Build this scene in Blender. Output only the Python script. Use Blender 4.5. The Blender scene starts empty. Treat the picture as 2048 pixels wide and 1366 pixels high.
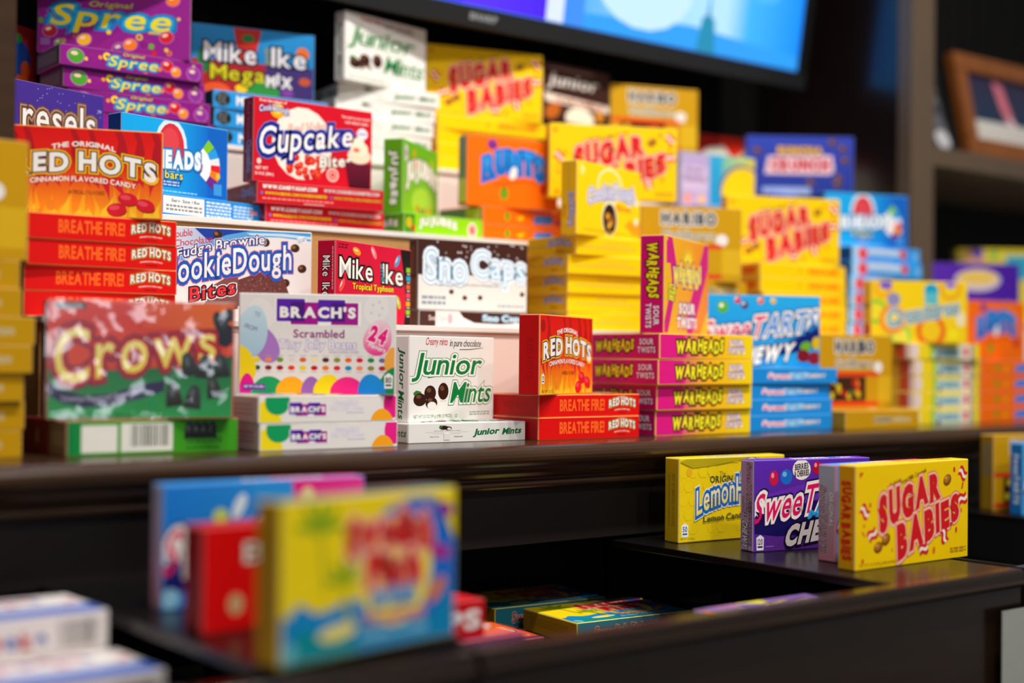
# A candy display: theatre boxes of candy stacked on a dark counter with stepped risers,
# more boxes standing on bin dividers in front, a wall television above.
import bpy, bmesh, math, random
from mathutils import Matrix, Vector
from mathutils.geometry import tessellate_polygon
random.seed(7)
SC = bpy.context.scene
COL = SC.collection
PI = math.pi

# ------------------------------------------------------------------ camera
cam_d = bpy.data.cameras.new('camera')
cam_d.lens = 50.0; cam_d.sensor_width = 36.0; cam_d.sensor_fit = 'HORIZONTAL'
cam_d.clip_start = 0.05; cam_d.clip_end = 50
cam = bpy.data.objects.new('camera', cam_d); COL.objects.link(cam)
RV = Vector((0.782121, -0.623036, 0.010627)); UV = Vector((-0.015062, -0.001852, 0.999885)); FV = Vector((0.622944, 0.782191, 0.010833))
cam.matrix_world = Matrix(((RV.x, UV.x, -FV.x, 0), (RV.y, UV.y, -FV.y, 0), (RV.z, UV.z, -FV.z, 0.092657), (0, 0, 0, 1)))
cam_d.dof.use_dof = True; cam_d.dof.focus_distance = 1.55; cam_d.dof.aperture_fstop = 1.6
SC.camera = cam

# ------------------------------------------------------------------ exposure, sky, lamps
SC.view_settings.view_transform = 'Standard'; SC.view_settings.look = 'None'
SC.view_settings.gamma = 1.0; SC.view_settings.use_curve_mapping = False
SC.view_settings.exposure = 0.0
W = bpy.data.worlds.new('room_light'); SC.world = W; W.use_nodes = True
bg = W.node_tree.nodes['Background']; bg.inputs[0].default_value = (1.0, 0.97, 0.94, 1); bg.inputs[1].default_value = 0.2

def ceiling_or_fill_lamp(x, y, z, tx, ty, tz, power, size=0.09, spread=70):
    d = bpy.data.lights.new('ceiling_or_fill_lamp', 'SPOT'); d.energy = power; d.color = (1.0, 0.95, 0.88)
    d.shadow_soft_size = size; d.spot_size = math.radians(spread); d.spot_blend = 0.6
    o = bpy.data.objects.new('ceiling_or_fill_lamp', d); COL.objects.link(o); o.location = (x, y, z)
    o.rotation_euler = (Vector((tx, ty, tz)) - Vector((x, y, z))).to_track_quat('-Z', 'Y').to_euler()
    return o
LAMPS = [ceiling_or_fill_lamp(x, 0.28, 2.15, x + 0.02, 1.5, 0.2, 75, 0.05, 72) for x in (0.55, 1.05, 1.55, 2.05)]
LAMPS += [ceiling_or_fill_lamp(x, -1.1, 2.15, x + 0.1, 0.95, -0.1, 62, 0.05, 62) for x in (0.3, 1.15)]  # added fill row, unseen, to brighten the lower box fronts

wl = bpy.data.lights.new('added_glare_light', 'AREA'); wl.shape = 'RECTANGLE'; wl.size = 1.1; wl.size_y = 0.7; wl.energy = 22; wl.color = (0.86, 0.93, 1.0)  # added light, no window there: glare on the film and frontal fill
wo = bpy.data.objects.new('added_glare_light', wl); COL.objects.link(wo); wo.location = (-0.75, -4.2, 0.42)
wo.rotation_euler = (Vector((0.9, 1.3, 0.0)) - wo.location).to_track_quat('-Z', 'Y').to_euler()

# ------------------------------------------------------------------ helpers
def lin(h):
    h = h.lstrip('#'); o = []
    for i in (0, 2, 4):
        c = int(h[i:i + 2], 16) / 255
        o.append(c / 12.92 if c <= 0.04045 else ((c + 0.055) / 1.055) ** 2.4)
    return tuple(o)
def material(name, color, rough=0.5, spec=0.5, metal=0.0, noise=0.0, scale=40, bump=0.0, stretch=None, coat=0.0):
    m = bpy.data.materials.new(name); m.use_nodes = True; nt = m.node_tree; p = nt.nodes['Principled BSDF']
    c = lin(color) + (1,)
    p.inputs['Base Color'].default_value = c; p.inputs['Roughness'].default_value = rough
    p.inputs['Specular IOR Level'].default_value = spec; p.inputs['Metallic'].default_value = metal
    p.inputs['Coat Weight'].default_value = coat; p.inputs['Coat Roughness'].default_value = 0.15
    tc = nt.nodes.new('ShaderNodeTexCoord'); mp = nt.nodes.new('ShaderNodeMapping')
    nt.links.new(tc.outputs['Object'], mp.inputs[0])
    if stretch: mp.inputs['Scale'].default_value = stretch
    nz = nt.nodes.new('ShaderNodeTexNoise'); nz.inputs['Scale'].default_value = scale; nz.inputs['Detail'].default_value = 5
    nt.links.new(mp.outputs[0], nz.inputs['Vector'])
    if noise:
        mx = nt.nodes.new('ShaderNodeMix'); mx.data_type = 'RGBA'
        mx.inputs['A'].default_value = tuple(v * (1 - noise) for v in c[:3]) + (1,)
        mx.inputs['B'].default_value = tuple(min(1, v * (1 + noise)) for v in c[:3]) + (1,)
        nt.links.new(nz.outputs['Fac'], mx.inputs['Factor']); nt.links.new(mx.outputs['Result'], p.inputs['Base Color'])
    if bump:
        b = nt.nodes.new('ShaderNodeBump'); b.inputs['Strength'].default_value = bump; b.inputs['Distance'].default_value = 0.002
        nt.links.new(nz.outputs['Fac'], b.inputs['Height']); nt.links.new(b.outputs[0], p.inputs['Normal'])
    return m
def card_material(name, rough, coat):
    m = bpy.data.materials.new(name); m.use_nodes = True; nt = m.node_tree; p = nt.nodes['Principled BSDF']
    a = nt.nodes.new('ShaderNodeAttribute'); a.attribute_name = 'ink'
    nt.links.new(a.outputs['Color'], p.inputs['Base Color'])
    p.inputs['Roughness'].default_value = rough; p.inputs['Specular IOR Level'].default_value = 0.14
    p.inputs['Coat Weight'].default_value = coat; p.inputs['Coat Roughness'].default_value = 0.2
    tc = nt.nodes.new('ShaderNodeTexCoord'); nz = nt.nodes.new('ShaderNodeTexNoise'); nz.inputs['Scale'].default_value = 28
    nz.inputs['Detail'].default_value = 2
    b = nt.nodes.new('ShaderNodeBump'); b.inputs['Strength'].default_value = 0.12; b.inputs['Distance'].default_value = 0.004
    nt.links.new(tc.outputs['Object'], nz.inputs['Vector']); nt.links.new(nz.outputs['Fac'], b.inputs['Height'])
    nt.links.new(b.outputs[0], p.inputs['Normal'])
    return m
M = dict(
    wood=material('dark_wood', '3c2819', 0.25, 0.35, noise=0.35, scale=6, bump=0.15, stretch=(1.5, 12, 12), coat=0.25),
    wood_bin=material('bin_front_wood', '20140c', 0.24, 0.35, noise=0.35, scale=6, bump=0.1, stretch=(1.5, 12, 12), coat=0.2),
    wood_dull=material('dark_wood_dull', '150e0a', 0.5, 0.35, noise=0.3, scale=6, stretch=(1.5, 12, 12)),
    post=material('post_wood', '5a4a3a', 0.36, 0.45, noise=0.2, scale=5, stretch=(12, 12, 1.2)),
    wall=material('black_wall', '050404', 0.7, 0.2, noise=0.2, scale=3),
    panel=material('side_panel_dark', '1a1211', 0.18, 0.8, noise=0.2, scale=4),
    black=material('black_laminate', '0d0c0c', 0.28, 0.45, noise=0.2, scale=8),
    inside=material('bin_inside', '0b0908', 0.7, 0.2, noise=0.2, scale=8),
    floor=material('dark_carpet', '1a1614', 0.95, 0.1, noise=0.4, scale=300),
    white=material('white_board', 'e9e2da', 0.5, 0.4, noise=0.03, scale=20),
    pink_bounce=material('pink_bounce_panel', 'e6d2c8', 0.55, 0.4, noise=0.03, scale=10),  # white board, its pink stands in for bounced red light
    kraft=material('kraft_board', 'b98a55', 0.8, 0.2, noise=0.16, scale=220, bump=0.1),
    tv=material('tv_bezel', '121214', 0.3, 0.5, noise=0.1), tv2=material('tv_edge', '1b1c1e', 0.35, 0.5, noise=0.1),
    framewood=material('frame_wood', '7a4316', 0.4, 0.45, noise=0.3, scale=9, stretch=(2, 14, 2)),
    card=card_material('printed_card', 0.45, 0.0), gloss=card_material('glossy_card', 0.3, 0.2),
    print=card_material('matte_print', 0.7, 0.0),
)
def link(name, me, parent=None, loc=(0, 0, 0), rot=(0, 0, 0)):
    o = bpy.data.objects.new(name, me); COL.objects.link(o); o.location = loc; o.rotation_euler = rot
    if parent: o.parent = parent
    return o
def tag(o, label, cat, group=None):
    o['label'] = label; o['category'] = cat
    if group: o['group'] = group
    return o
def bm_box(bm, x0, x1, y0, y1, z0, z1, bev=0.0):
    r = bmesh.ops.create_cube(bm, size=1.0); vs = r['verts']
    for v in vs: v.co = Vector(((x0 + x1) / 2 + v.co.x * (x1 - x0), (y0 + y1) / 2 + v.co.y * (y1 - y0), (z0 + z1) / 2 + v.co.z * (z1 - z0)))
    if bev:
        es = list({e for v in vs for e in v.link_edges})
        bmesh.ops.bevel(bm, geom=es, offset=bev, segments=2, profile=0.6, affect='EDGES')
def box_obj(name, x0, x1, y0, y1, z0, z1, m, parent=None, bev=0.0, kind=None):
    bm = bmesh.new(); bm_box(bm, x0, x1, y0, y1, z0, z1, bev)
    me = bpy.data.meshes.new(name); bm.to_mesh(me); bm.free(); me.materials.append(m)
    o = link(name, me, parent)
    if kind: o['kind'] = kind
    return o
def profile_obj(name, prof, x0, x1, m, parent=None, smooth=True):
    """a closed (y, z) outline swept along x"""
    n = len(prof); vs = [(x0, y, z) for y, z in prof] + [(x1, y, z) for y, z in prof]
    fs = [(i, i + n, (i + 1) % n + n, (i + 1) % n) for i in range(n)] + [tuple(range(n)), tuple(range(2 * n - 1, n - 1, -1))]
    me = bpy.data.meshes.new(name); me.from_pydata(vs, [], fs); me.update()
    bm = bmesh.new(); bm.from_mesh(me); bmesh.ops.recalc_face_normals(bm, faces=bm.faces); bm.to_mesh(me); bm.free()
    me.materials.append(m); return link(name, me, parent)
def arc(cy, cz, r, a0, a1, n=8):
    return [(cy + r * math.cos(math.radians(a0 + (a1 - a0) * i / n)), cz + r * math.sin(math.radians(a0 + (a1 - a0) * i / n))) for i in range(n + 1)]
def empty(name, loc):
    o = bpy.data.objects.new(name, None); COL.objects.link(o); o.location = loc; o.empty_display_size = 0.05; return o

# ------------------------------------------------------------------ the setting
box_obj('floor', -1.5, 4.5, -1.0, 2.0, -1.0, -0.95, M['floor'], kind='structure')
wb = bmesh.new(); bm_box(wb, -1.0, 4.5, 1.80, 1.86, -0.95, 2.3)
for i in range(60): bm_box(wb, 0.3 + i * 0.055, 0.348 + i * 0.055, 1.797, 1.801, 0.0, 2.3)
me = bpy.data.meshes.new('wall_back'); wb.to_mesh(me); wb.free(); me.materials.append(M['wall']); link('wall_back', me)['kind'] = 'structure'
for nm, x0, x1, y0 in (('trim_1', 0.395, 0.4627, 1.33), ('trim_2', 2.009, 2.072, 1.45)):
    bm = bmesh.new(); bm_box(bm, x0, x1, y0, y0 + 0.03, 0.0, 2.3, 0.002)
    me = bpy.data.meshes.new(nm); bm.to_mesh(me); bm.free(); me.materials.append(M['wood'] if nm == 'trim_1' else M['post']); link(nm, me)['kind'] = 'structure'  # right post coloured lighter to stand in for light it reflects
for nm, x0, x1, y0 in (('wall_left', 0.40, 0.458, 1.3602), ('wall_right', 2.012, 2.069, 1.4802)):
    box_obj(nm, x0, x1, y0, 1.7965, 0.0, 2.3, M['panel'], kind='structure')

# the counter: bullnose edge with a bead below, then a plain apron
ctr = empty('display_counter', (0, 1.15, -0.1))
tag(ctr, 'long dark brown wooden counter with a bullnose front edge under the candy stacks', 'counter')
ctr.location = (0, 0, 0)
prof = [(1.797, 0.0)] + [(1.162, 0.0)] + arc(1.1605, -0.0115, 0.0115, 90, 270, 10) + [(1.166, -0.0235), (1.166, -0.026)] + \
    [(1.168, -0.030), (1.172, -0.034), (1.177, -0.036)] + [(1.177, -0.038)] + arc(1.177, -0.0425, 0.0045, 90, 270, 6) + [(1.184, -0.0475), (1.797, -0.0475)]
profile_obj('worktop', prof, -0.6, 3.2, M['wood'], ctr)
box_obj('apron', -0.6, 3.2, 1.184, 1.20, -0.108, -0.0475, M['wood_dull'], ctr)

# stepped risers behind the counter edge
T0, T1, T2, T3 = 0.0, 0.1278, 0.2499, 0.3585
def riser(label, x0, x1, y0, y1, z, front, side):
    r = empty('shelf_riser', (0, 0, 0)); tag(r, label, 'riser', None)
    box_obj('top_board', x0, x1, y0, y1 - 0.0005, z - 0.0065, z, M['white'], r, 0.0008)
    box_obj('front_panel', x0 + 0.004, x1 - 0.003, y0 + 0.004, y0 + 0.009, 0.0003, z - 0.0067, front, r)
    box_obj('side_panel', x0 + 0.002, x0 + 0.0038, y0 + 0.012, y1 - 0.003, 0.0003, z - 0.0067, side, r)
    box_obj('side_panel', x1 - 0.0028, x1 - 0.001, y0 + 0.012, y1 - 0.003, 0.0003, z - 0.0067, side, r)
    return r
riser('lowest white riser step on the counter, bounced pink light coloured into its front', 0.496, 2.004, 1.345, 1.4985, T1, M['pink_bounce'], M['kraft'])
riser('middle riser step with a white edge over a brown cardboard front', 0.470, 2.004, 1.500, 1.6335, T2, M['kraft'], M['kraft'])
riser('top white riser step nearest the black back wall', 0.470, 2.004, 1.635, 1.7960, T3, M['white'], M['kraft'])
riser('low white riser under the purple box in the right-hand bay', 2.135, 2.85, 1.412, 1.78, 0.166, M['white'], M['kraft'])

# open candy bins in front of and under the counter
def candy_bin(label, x0, x1, lx0, lz):
    b = empty('candy_bin', (0, 0, 0)); tag(b, label, 'bin', 'candy bins along the counter front')
    fz = -0.112
    pr = [(0.803, fz)] + [(0.789, fz)] + arc(0.789, fz - 0.004, 0.004, 90, 180, 5) + [(0.785, fz - 0.010)] + arc(0.785, fz - 0.0135, 0.0035, 90, 270, 6) + \
        [(0.789, fz - 0.018), (0.789, -0.60), (0.803, -0.60)]
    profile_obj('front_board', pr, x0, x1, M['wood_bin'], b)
    box_obj('bin_floor', x0, x1, 0.8035, 1.40, -0.221, -0.215, M['inside'], b)
    box_obj('back_panel', x0, x1, 1.4005, 1.412, -0.60, -0.05, M['inside'], b)
    box_obj('side_panel', x0, x0 + 0.008, 0.8035, 1.183, -0.2145, fz, M['inside'], b)
    box_obj('side_panel', x1 - 0.008, x1, 0.8035, 1.183, -0.2145, lz - 0.0085, M['inside'], b)
    box_obj('divider_shelf', lx0, x1, 0.8035, 1.183, lz - 0.008, lz - 0.0002, M['black'], b, 0.001)
    return b
BIN_L = candy_bin('left candy bin with the blurred upright boxes on its black shelf', -0.09, 0.597, 0.436, -0.1037)
BIN_M = candy_bin('middle candy bin with four upright boxes on its black shelf', 0.602, 1.276, 1.090, -0.1120)
BIN_R = candy_bin('right candy bin with a gold box upright on its shelf', 1.286, 1.960, 1.700, -0.1120)
# ------------------------------------------------------------------ printed artwork, laid out in face fractions
_G = {}
def glyph(ch, off):
    k = (ch, off)
    if k not in _G:
        cu = bpy.data.curves.new('glyph', 'FONT'); cu.body = ch; cu.size = 1.0; cu.resolution_u = 3; cu.offset = off; cu.fill_mode = 'FRONT' if False else 'BOTH'
        ob = bpy.data.objects.new('glyph', cu); me = ob.to_mesh()
        me.calc_loop_triangles()
        vs = [(v.co.x, v.co.y) for v in me.vertices]; ts = [tuple(t.vertices) for t in me.loop_triangles]
        ob.to_mesh_clear(); bpy.data.objects.remove(ob); bpy.data.curves.remove(cu)
        _G[k] = (vs, ts)
    return _G[k]
def layout(s, b, gap):
    x = 0.0; pos = []; y0, y1 = 9, -9
    for ch in s:
        if ch == ' ': x += 0.26; pos.append(None); continue
        vs, _ = glyph(ch, b)
        a = min(v[0] for v in vs); c = max(v[0] for v in vs)
        y0 = min(y0, min(v[1] for v in vs)); y1 = max(y1, max(v[1] for v in vs))
        pos.append((x - a, x, c - a)); x += c - a + gap
    return pos, x - gap, y0, y1
def mixc(a, b, t): return tuple(p + (q - p) * t for p, q in zip(a, b))
class Art:
    """shapes on one face; (u, v) run 0..1, radii are in face heights"""
    def __init__(s, W, H):
        s.W, s.H, s.k = W, H, W / H; s.t = []; s.bb = []
    def _put(s, tris, clip=True):
        xs = [p[0] for t in tris for p in t]; ys = [p[1] for t in tris for p in t]
        if not xs: return
        bb = (min(xs), min(ys), max(xs), max(ys)); L = 1
        for b, l in s.bb:
            if b[0] < bb[2] and bb[0] < b[2] and b[1] < bb[3] and bb[1] < b[3]: L = max(L, l + 1)
        s.bb.append((bb, L))
        e = 0.0012; lo = (e, e); hi = (s.W - e, s.H - e)
        for t in tris:
            poly = list(t)
            for ax in (0, 1):
                for sg, lim in ((1, lo[ax]), (-1, hi[ax])):
                    if all(sg * (p[ax] - lim) >= 0 for p in poly): continue
                    out = []
                    for i in range(len(poly)):
                        p, q = poly[i], poly[(i + 1) % len(poly)]; dp, dq = sg * (p[ax] - lim), sg * (q[ax] - lim)
                        if dp >= 0: out.append(p)
                        if (dp >= 0) != (dq >= 0):
                            f = dp / (dp - dq); out.append((p[0] + (q[0] - p[0]) * f, p[1] + (q[1] - p[1]) * f, mixc(p[2], q[2], f)))
                    poly = out
                    if len(poly) < 3: break
                if len(poly) < 3: break
            if len(poly) >= 3: s.t.append((L, poly))
    def _col(s, c, x, y, bb):
        if isinstance(c, str): return lin(c)
        d, a, b = c
        f = (x - bb[0]) / max(1e-9, bb[2] - bb[0]) if d == 'h' else (y - bb[1]) / max(1e-9, bb[3] - bb[1])
        return mixc(lin(a), lin(b), min(1, max(0, f)))
    def poly_m(s, pts, c):
        bb = (min(p[0] for p in pts), min(p[1] for p in pts), max(p[0] for p in pts), max(p[1] for p in pts))
        q = [(x, y, s._col(c, x, y, bb)) for x, y in pts]
        if len(pts) <= 4: tr = [[q[0], q[i], q[i + 1]] for i in range(1, len(q) - 1)]
        else: tr = [[q[i] for i in t] for t in tessellate_polygon([[Vector((x, y, 0)) for x, y in pts]])]
        s._put(tr)
    def P(s, pts, c): s.poly_m([(u * s.W, v * s.H) for u, v in pts], c)
    def R(s, u0, v0, u1, v1, c): s.P([(u0, v0), (u1, v0), (u1, v1), (u0, v1)], c)
    def E(s, u, v, rx, ry, c, rot=0, n=18):
        cr, sr = math.cos(math.radians(rot)), math.sin(math.radians(rot)); P = []
        for i in range(n):
            a = 2 * PI * i / n; x, y = rx * s.H * math.cos(a), ry * s.H * math.sin(a)
            P.append((u * s.W + cr * x - sr * y, v * s.H + sr * x + cr * y))
        bb = (min(p[0] for p in P), min(p[1] for p in P), max(p[0] for p in P), max(p[1] for p in P))
        q = [(x, y, s._col(c, x, y, bb)) for x, y in P]
        s._put([[q[0], q[i], q[i + 1]] for i in range(1, n - 1)])
    def ring(s, u, v, r, c, c2, w=0.6): s.E(u, v, r, r, c); s.E(u, v, r * w, r * w, c2)
    def egg(s, u, v, rx, ry, c, rot=0):
        P = []; cr, sr = math.cos(math.radians(rot)), math.sin(math.radians(rot))
        for i in range(22):
            a = 2 * PI * i / 22; x = rx * s.H * math.cos(a) * (1 - 0.16 * math.sin(a)); y = ry * s.H * math.sin(a)
            P.append((u * s.W + cr * x - sr * y, v * s.H + sr * x + cr * y))
        s.poly_m(P, c)
    def wave(s, u, v, w, h, c, rot=0, bands=None):
        """a small S-curved ribbon of three stripes"""
        cr, sr = math.cos(math.radians(rot)), math.sin(math.radians(rot)); n = 6
        for j, cc in enumerate(bands or (c,)):
            nb = len(bands or (c,)); a0, a1 = j / nb - 0.5, (j + 1) / nb - 0.5; up = []; dn = []
            for i in range(n + 1):
                x = (i / n - 0.5) * w * s.H; yy = math.sin(i / n * 2 * PI) * 0.16 * h * s.H
                for lst, a in ((up, a1), (dn, a0)):
                    y = yy + a * h * s.H; lst.append((u * s.W + cr * x - sr * y, v * s.H + sr * x + cr * y))
            s.poly_m(dn + up[::-1], cc)
    def T(s, txt, u, v, w, h, c, out=(), b=0.03, sh=0.0, arc=0.0, rot=0.0, rise=0.0, tp=None, jit=0.0, gap=None, mono=0.0):
        """text fitted to w x h (fractions) centred at (u, v); out: (colour, extra offset) outlines, widest first"""
        wide = max([o[1] for o in out], default=0)
        gap = min(gap, 0.11) if gap is not None else 0.06 + wide * 0.4
        if b < 0.09 and any(ch.islower() for ch in txt): b = min(b, 0.012 if wide > 0.05 else 0.022)
        pos, tw, y0, y1 = layout(txt, b, gap)
        cr, sr = math.cos(math.radians(rot)), math.sin(math.radians(rot))
        for col, off in list(out) + [(c, 0.0)]:
            allt = []; k = 0; cols = col if isinstance(col, list) else None
            for i, ch in enumerate(txt):
                if pos[i] is None: continue
                vs, ts = glyph(ch, round(b + off, 3)); dx = pos[i][0]; cx = (pos[i][1] + pos[i][2] / 2) / tw
                jy = jit * (1 if k % 2 else -1); k += 1
                if cols: col = cols[min(i, len(cols) - 1)]
                pts = []
                for x, y in vs:
                    a = (x + dx) / tw; q = (y - y0) / (y1 - y0)
                    sc = (tp[0] + (tp[1] - tp[0]) * a) if tp else 1.0
                    px = (a - 0.5) * w * s.W; py = (q - 0.5) * h * s.H * sc + jy * s.H
                    px += sh * py; py += arc * s.H * (1 - (2 * a - 1) ** 2) + rise * s.H * (a - 0.5)
                    pts.append((px, py, a, q))
                P = [(u * s.W + cr * p[0] - sr * p[1], v * s.H + sr * p[0] + cr * p[1],
                      lin(col) if isinstance(col, str) else mixc(lin(col[1]), lin(col[2]), min(1, max(0, p[2] if col[0] == 'h' else p[3])))) for p in pts]
                allt += [[P[a] for a in t] for t in ts]
            s._put(allt)
    def lines(s, u0, v0, u1, v1, n, c, seed=1):
        """rows of tiny print too small to read: broken thin bars"""
        r = random.Random(seed)
        for i in range(n):
            y = v1 - (i + 0.5) * (v1 - v0) / n; hh = (v1 - v0) / n * 0.3; x = u0
            while x < u1 - 0.01:
                l = r.uniform(0.02, 0.05) ; e = min(u1, x + l); s.R(x, y - hh, e, y + hh, c); x = e + 0.008
    def bars(s, u0, v0, u1, v1, c='26221f', seed=3):
        r = random.Random(seed); x = u0
        while x < u1:
            w = r.choice((0.004, 0.004, 0.008, 0.012)) * (u1 - u0) / 0.25; s.R(x, v0, min(u1, x + w), v1, c); x += w + r.choice((0.004, 0.006, 0.01)) * (u1 - u0) / 0.25
# ------------------------------------------------------------------ the printed faces, one set per kind of box
def cal(a, u, v, txt, fg='2a2a2a', bg='f4f2ee', s=1.0):
    a.P([(u - .022 * s, v - .055 * s), (u + .022 * s, v - .055 * s), (u + .024 * s, v + .05 * s), (u, v + .075 * s), (u - .024 * s, v + .05 * s)], bg)
    a.T(txt, u, v + .015 * s, .032 * s, .05 * s, fg, b=.02); a.R(u - .016 * s, v - .035 * s, u + .016 * s, v - .02 * s, fg)
def flames(a, base, n, h0, h1, c, seed, up=True):
    r = random.Random(seed)
    for i in range(n):
        x = (i + r.uniform(.1, .9)) / n; h = r.uniform(h0, h1); w = r.uniform(.5, 1.0) / n; d = r.uniform(-.03, .03)
        y = base; sg = 1 if up else -1
        a.P([(x - w * .5, y), (x - w * .35, y + sg * h * .35), (x - w * .02 + d, y + sg * h * .7), (x + d * 1.5 + w * .1, y + sg * h), (x + d + w * .22, y + sg * h * .62), (x + w * .38, y + sg * h * .3), (x + w * .5, y)], c)

# --- cinnamon candy
def f_red(a):
    a.R(0, .55, 1, 1, ('v', 'e8240f', 'dc0d10')); a.R(0, 0, 1, .55, ('v', 'f79a18', 'e8240f'))
    for x, w, h in ((.13, .05, .5), (.42, .05, .42), (.53, .045, .45), (.70, .06, .5), (.82, .05, .45), (.93, .06, .6)):
        a.P([(x - w * .2, 1), (x + w * .3, .86), (x, .72), (x + w * .5, 1 - h), (x + w * 1.3, .74), (x + w, .88), (x + w * .5, 1)], 'b4101c')
    flames(a, .46, 13, .1, .28, 'd41a2c', 5, False); flames(a, 0, 15, .2, .44, ('v', 'fbb81e', 'f48a18'), 8); flames(a, 0, 12, .1, .25, 'fcc22c', 3)
    a.E(.055, .86, .07, .08, 'a80e16')
    a.T('RED HOTS', .51, .535, .90, .225, 'f5f1ec', out=(('1d1420', .13), ('fdb813', .112), ('3a1638', .05)), b=.045, arc=.085, rise=-.02, jit=.006)
    a.T('THE ORIGINAL', .50, .77, .40, .06, 'f8efe8', b=.035, arc=.05)
    a.T('CINNAMON FLAVORED CANDY', .50, .375, .66, .06, 'fbeee0', out=(('c01a22', .03),), b=.03, arc=.05, rise=-.02)
    a.T('ARTIFICIALLY FLAVORED', .52, .275, .23, .045, '7a3510', b=.0)
    for u, v, r in ((.78, .22, -8), (.89, .155, -14), (.71, .10, 6)):
        a.E(u + .005, v - .025, .105, .06, '9a2a08', r); a.E(u, v, .11, .07, 'd5142a', r); a.E(u - .015, v + .018, .06, .028, 'e8475a', r)
    cal(a, .06, .2, '70'); a.T('NET WT 5.5 OZ', .14, .05, .2, .035, '8a4a10', b=0); a.E(.3, .12, .05, .06, 'e8861a')
def s_red(a):
    a.P([(0, 1), (.97, 1), (.2, .93), (0, .93)], 'e22018')
    a.T('BREATHE FIRE!', .42, .53, .44, .54, 'ff6a22', b=.03, gap=.05)
    a.T('RED HOTS', .82, .56, .27, .36, 'f6eee6', out=(('4a2410', .14), ('f0a01c', .10), ('3a1a10', .045)), b=.045, arc=.12)
    a.T('THE ORIGINAL', .82, .83, .11, .08, 'f6d8c8', b=.02, arc=.05); a.T('CINNAMON FLAVORED CANDY', .82, .27, .16, .07, 'f6d8c8', b=.02, arc=.05)
    a.R(.78, .14, .86, .18, '8a1410')
def e_red(a): a.T('RED HOTS', .55, .55, .5, .3, 'b00c12', b=.03)

# --- chocolate mints in a white box
def f_junior(a):
    G = '057a3a'
    a.T('Creamy mints', .305, .925, .25, .115, 'c3202b', b=.012, sh=.25, gap=.035); a.T('in pure chocolate', .645, .912, .375, .11, '3c2418', b=.012, sh=.25, gap=.035)
    a.P([(.57, .85), (.7, .855), (.86, .875), (.86, .869), (.7, .845), (.57, .842)], '3c2418')
    a.T('Junior', .445, .635, .79, .335, G, out=((G, .075), ('f4f2ec', .055)), b=.055, sh=.3, gap=.06)
    a.T('Mints', .725, .335, .48, .25, G, out=((G, .085), ('f4f2ec', .062)), b=.055, sh=.3, gap=.05)
    a.P([(.045, .34), (.08, .37), (.13, .355), (.15, .30), (.1, .28), (.06, .30)], '2b7a2c')
    for u, v, rx, ry, r in ((.235, .335, .11, .09, 0), (.385, .355, .1, .1, -20), (.12, .262, .12, .075, 0), (.25, .22, .112, .07, 0)):
        a.E(u, v, rx, ry, '34190f', r); a.E(u - .015, v + .035, rx * .4, ry * .3, '6b4432', r)
    a.E(.255, .19, .085, .045, 'e9e6df'); a.R(.345, .235, .42, .245, 'd8c9b8')
    a.T('NET WT 3.5 OZ (99 g) (MIN. 35 PIECES)', .27, .06, .44, .05, G, b=.0); a.ring(.54, .06, .02, G, 'f4f2ec'); a.lines(.70, .055, .96, .11, 2, '9aa89c')
def s_junior(a):
    a.T('Junior', .655, .47, .22, .42, '0b6b38', out=(('0b6b38', .02),), b=.06, sh=.3, rise=.06); a.T('Mints', .88, .52, .165, .33, '0b6b38', out=(('0b6b38', .02),), b=.055, sh=.3, rise=.05)
    a.E(.29, .76, .28, .11, '34190f'); a.E(.33, .72, .2, .1, '34190f'); a.E(.335, .70, .12, .06, 'e9e6df'); a.E(.265, .80, .1, .08, '2b7a2c')
    a.R(.14, .52, .50, .535, 'b9b4ac'); a.T('Lift to Open / Tuck Tab In to Close', .32, .6, .22, .055, '4a443e', b=.0)
    a.T('Easy Pour', .215, .3, .075, .08, '5a2a20', b=.02); a.T('Dispenser', .415, .29, .075, .09, '5a2a20', b=.02)
    a.ring(.315, .37, .2, 'cfcac2', 'e9e7e3', .95); a.R(.2, .46, .43, .52, 'e9e7e3')
def e_junior(a): a.T('Junior', .38, .5, .46, .48, '0b6b38', b=.05, sh=.3); a.T('Mints', .8, .5, .32, .38, '0b6b38', b=.05, sh=.3)

# --- tiny jelly beans
def logo_b(a, u0, v0, u1, v1):
    w, h = u1 - u0, v1 - v0
    def blk(x0, x1, y0, y1, c): a.R(u0 + x0 * w, v0 + y0 * h, u0 + x1 * w, v0 + y1 * h, c)
    blk(-.02, .36, .05, 1.03, 'f7f4f0'); blk(.15, .67, -.07, .9, 'f7f4f0'); blk(.49, .85, .05, 1.03, 'f7f4f0'); blk(.65, 1.02, -.07, .9, 'f7f4f0')
    blk(0, .34, .1, 1, '5a1fa8'); blk(.17, .5, -.02, .87, 'a3128e'); blk(.17, .34, .1, .87, '4a1580'); blk(.5, .83, .1, .98, '5a1fa8'); blk(.66, .99, -.02, .86, 'a3128e'); blk(.66, .83, .1, .86, '4a1580')
    a.T("BRACH'S", u0 + w * .5, v0 + h * .47, w * .92, h * .46, 'f7f4f0', b=.05, gap=.12)
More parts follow.
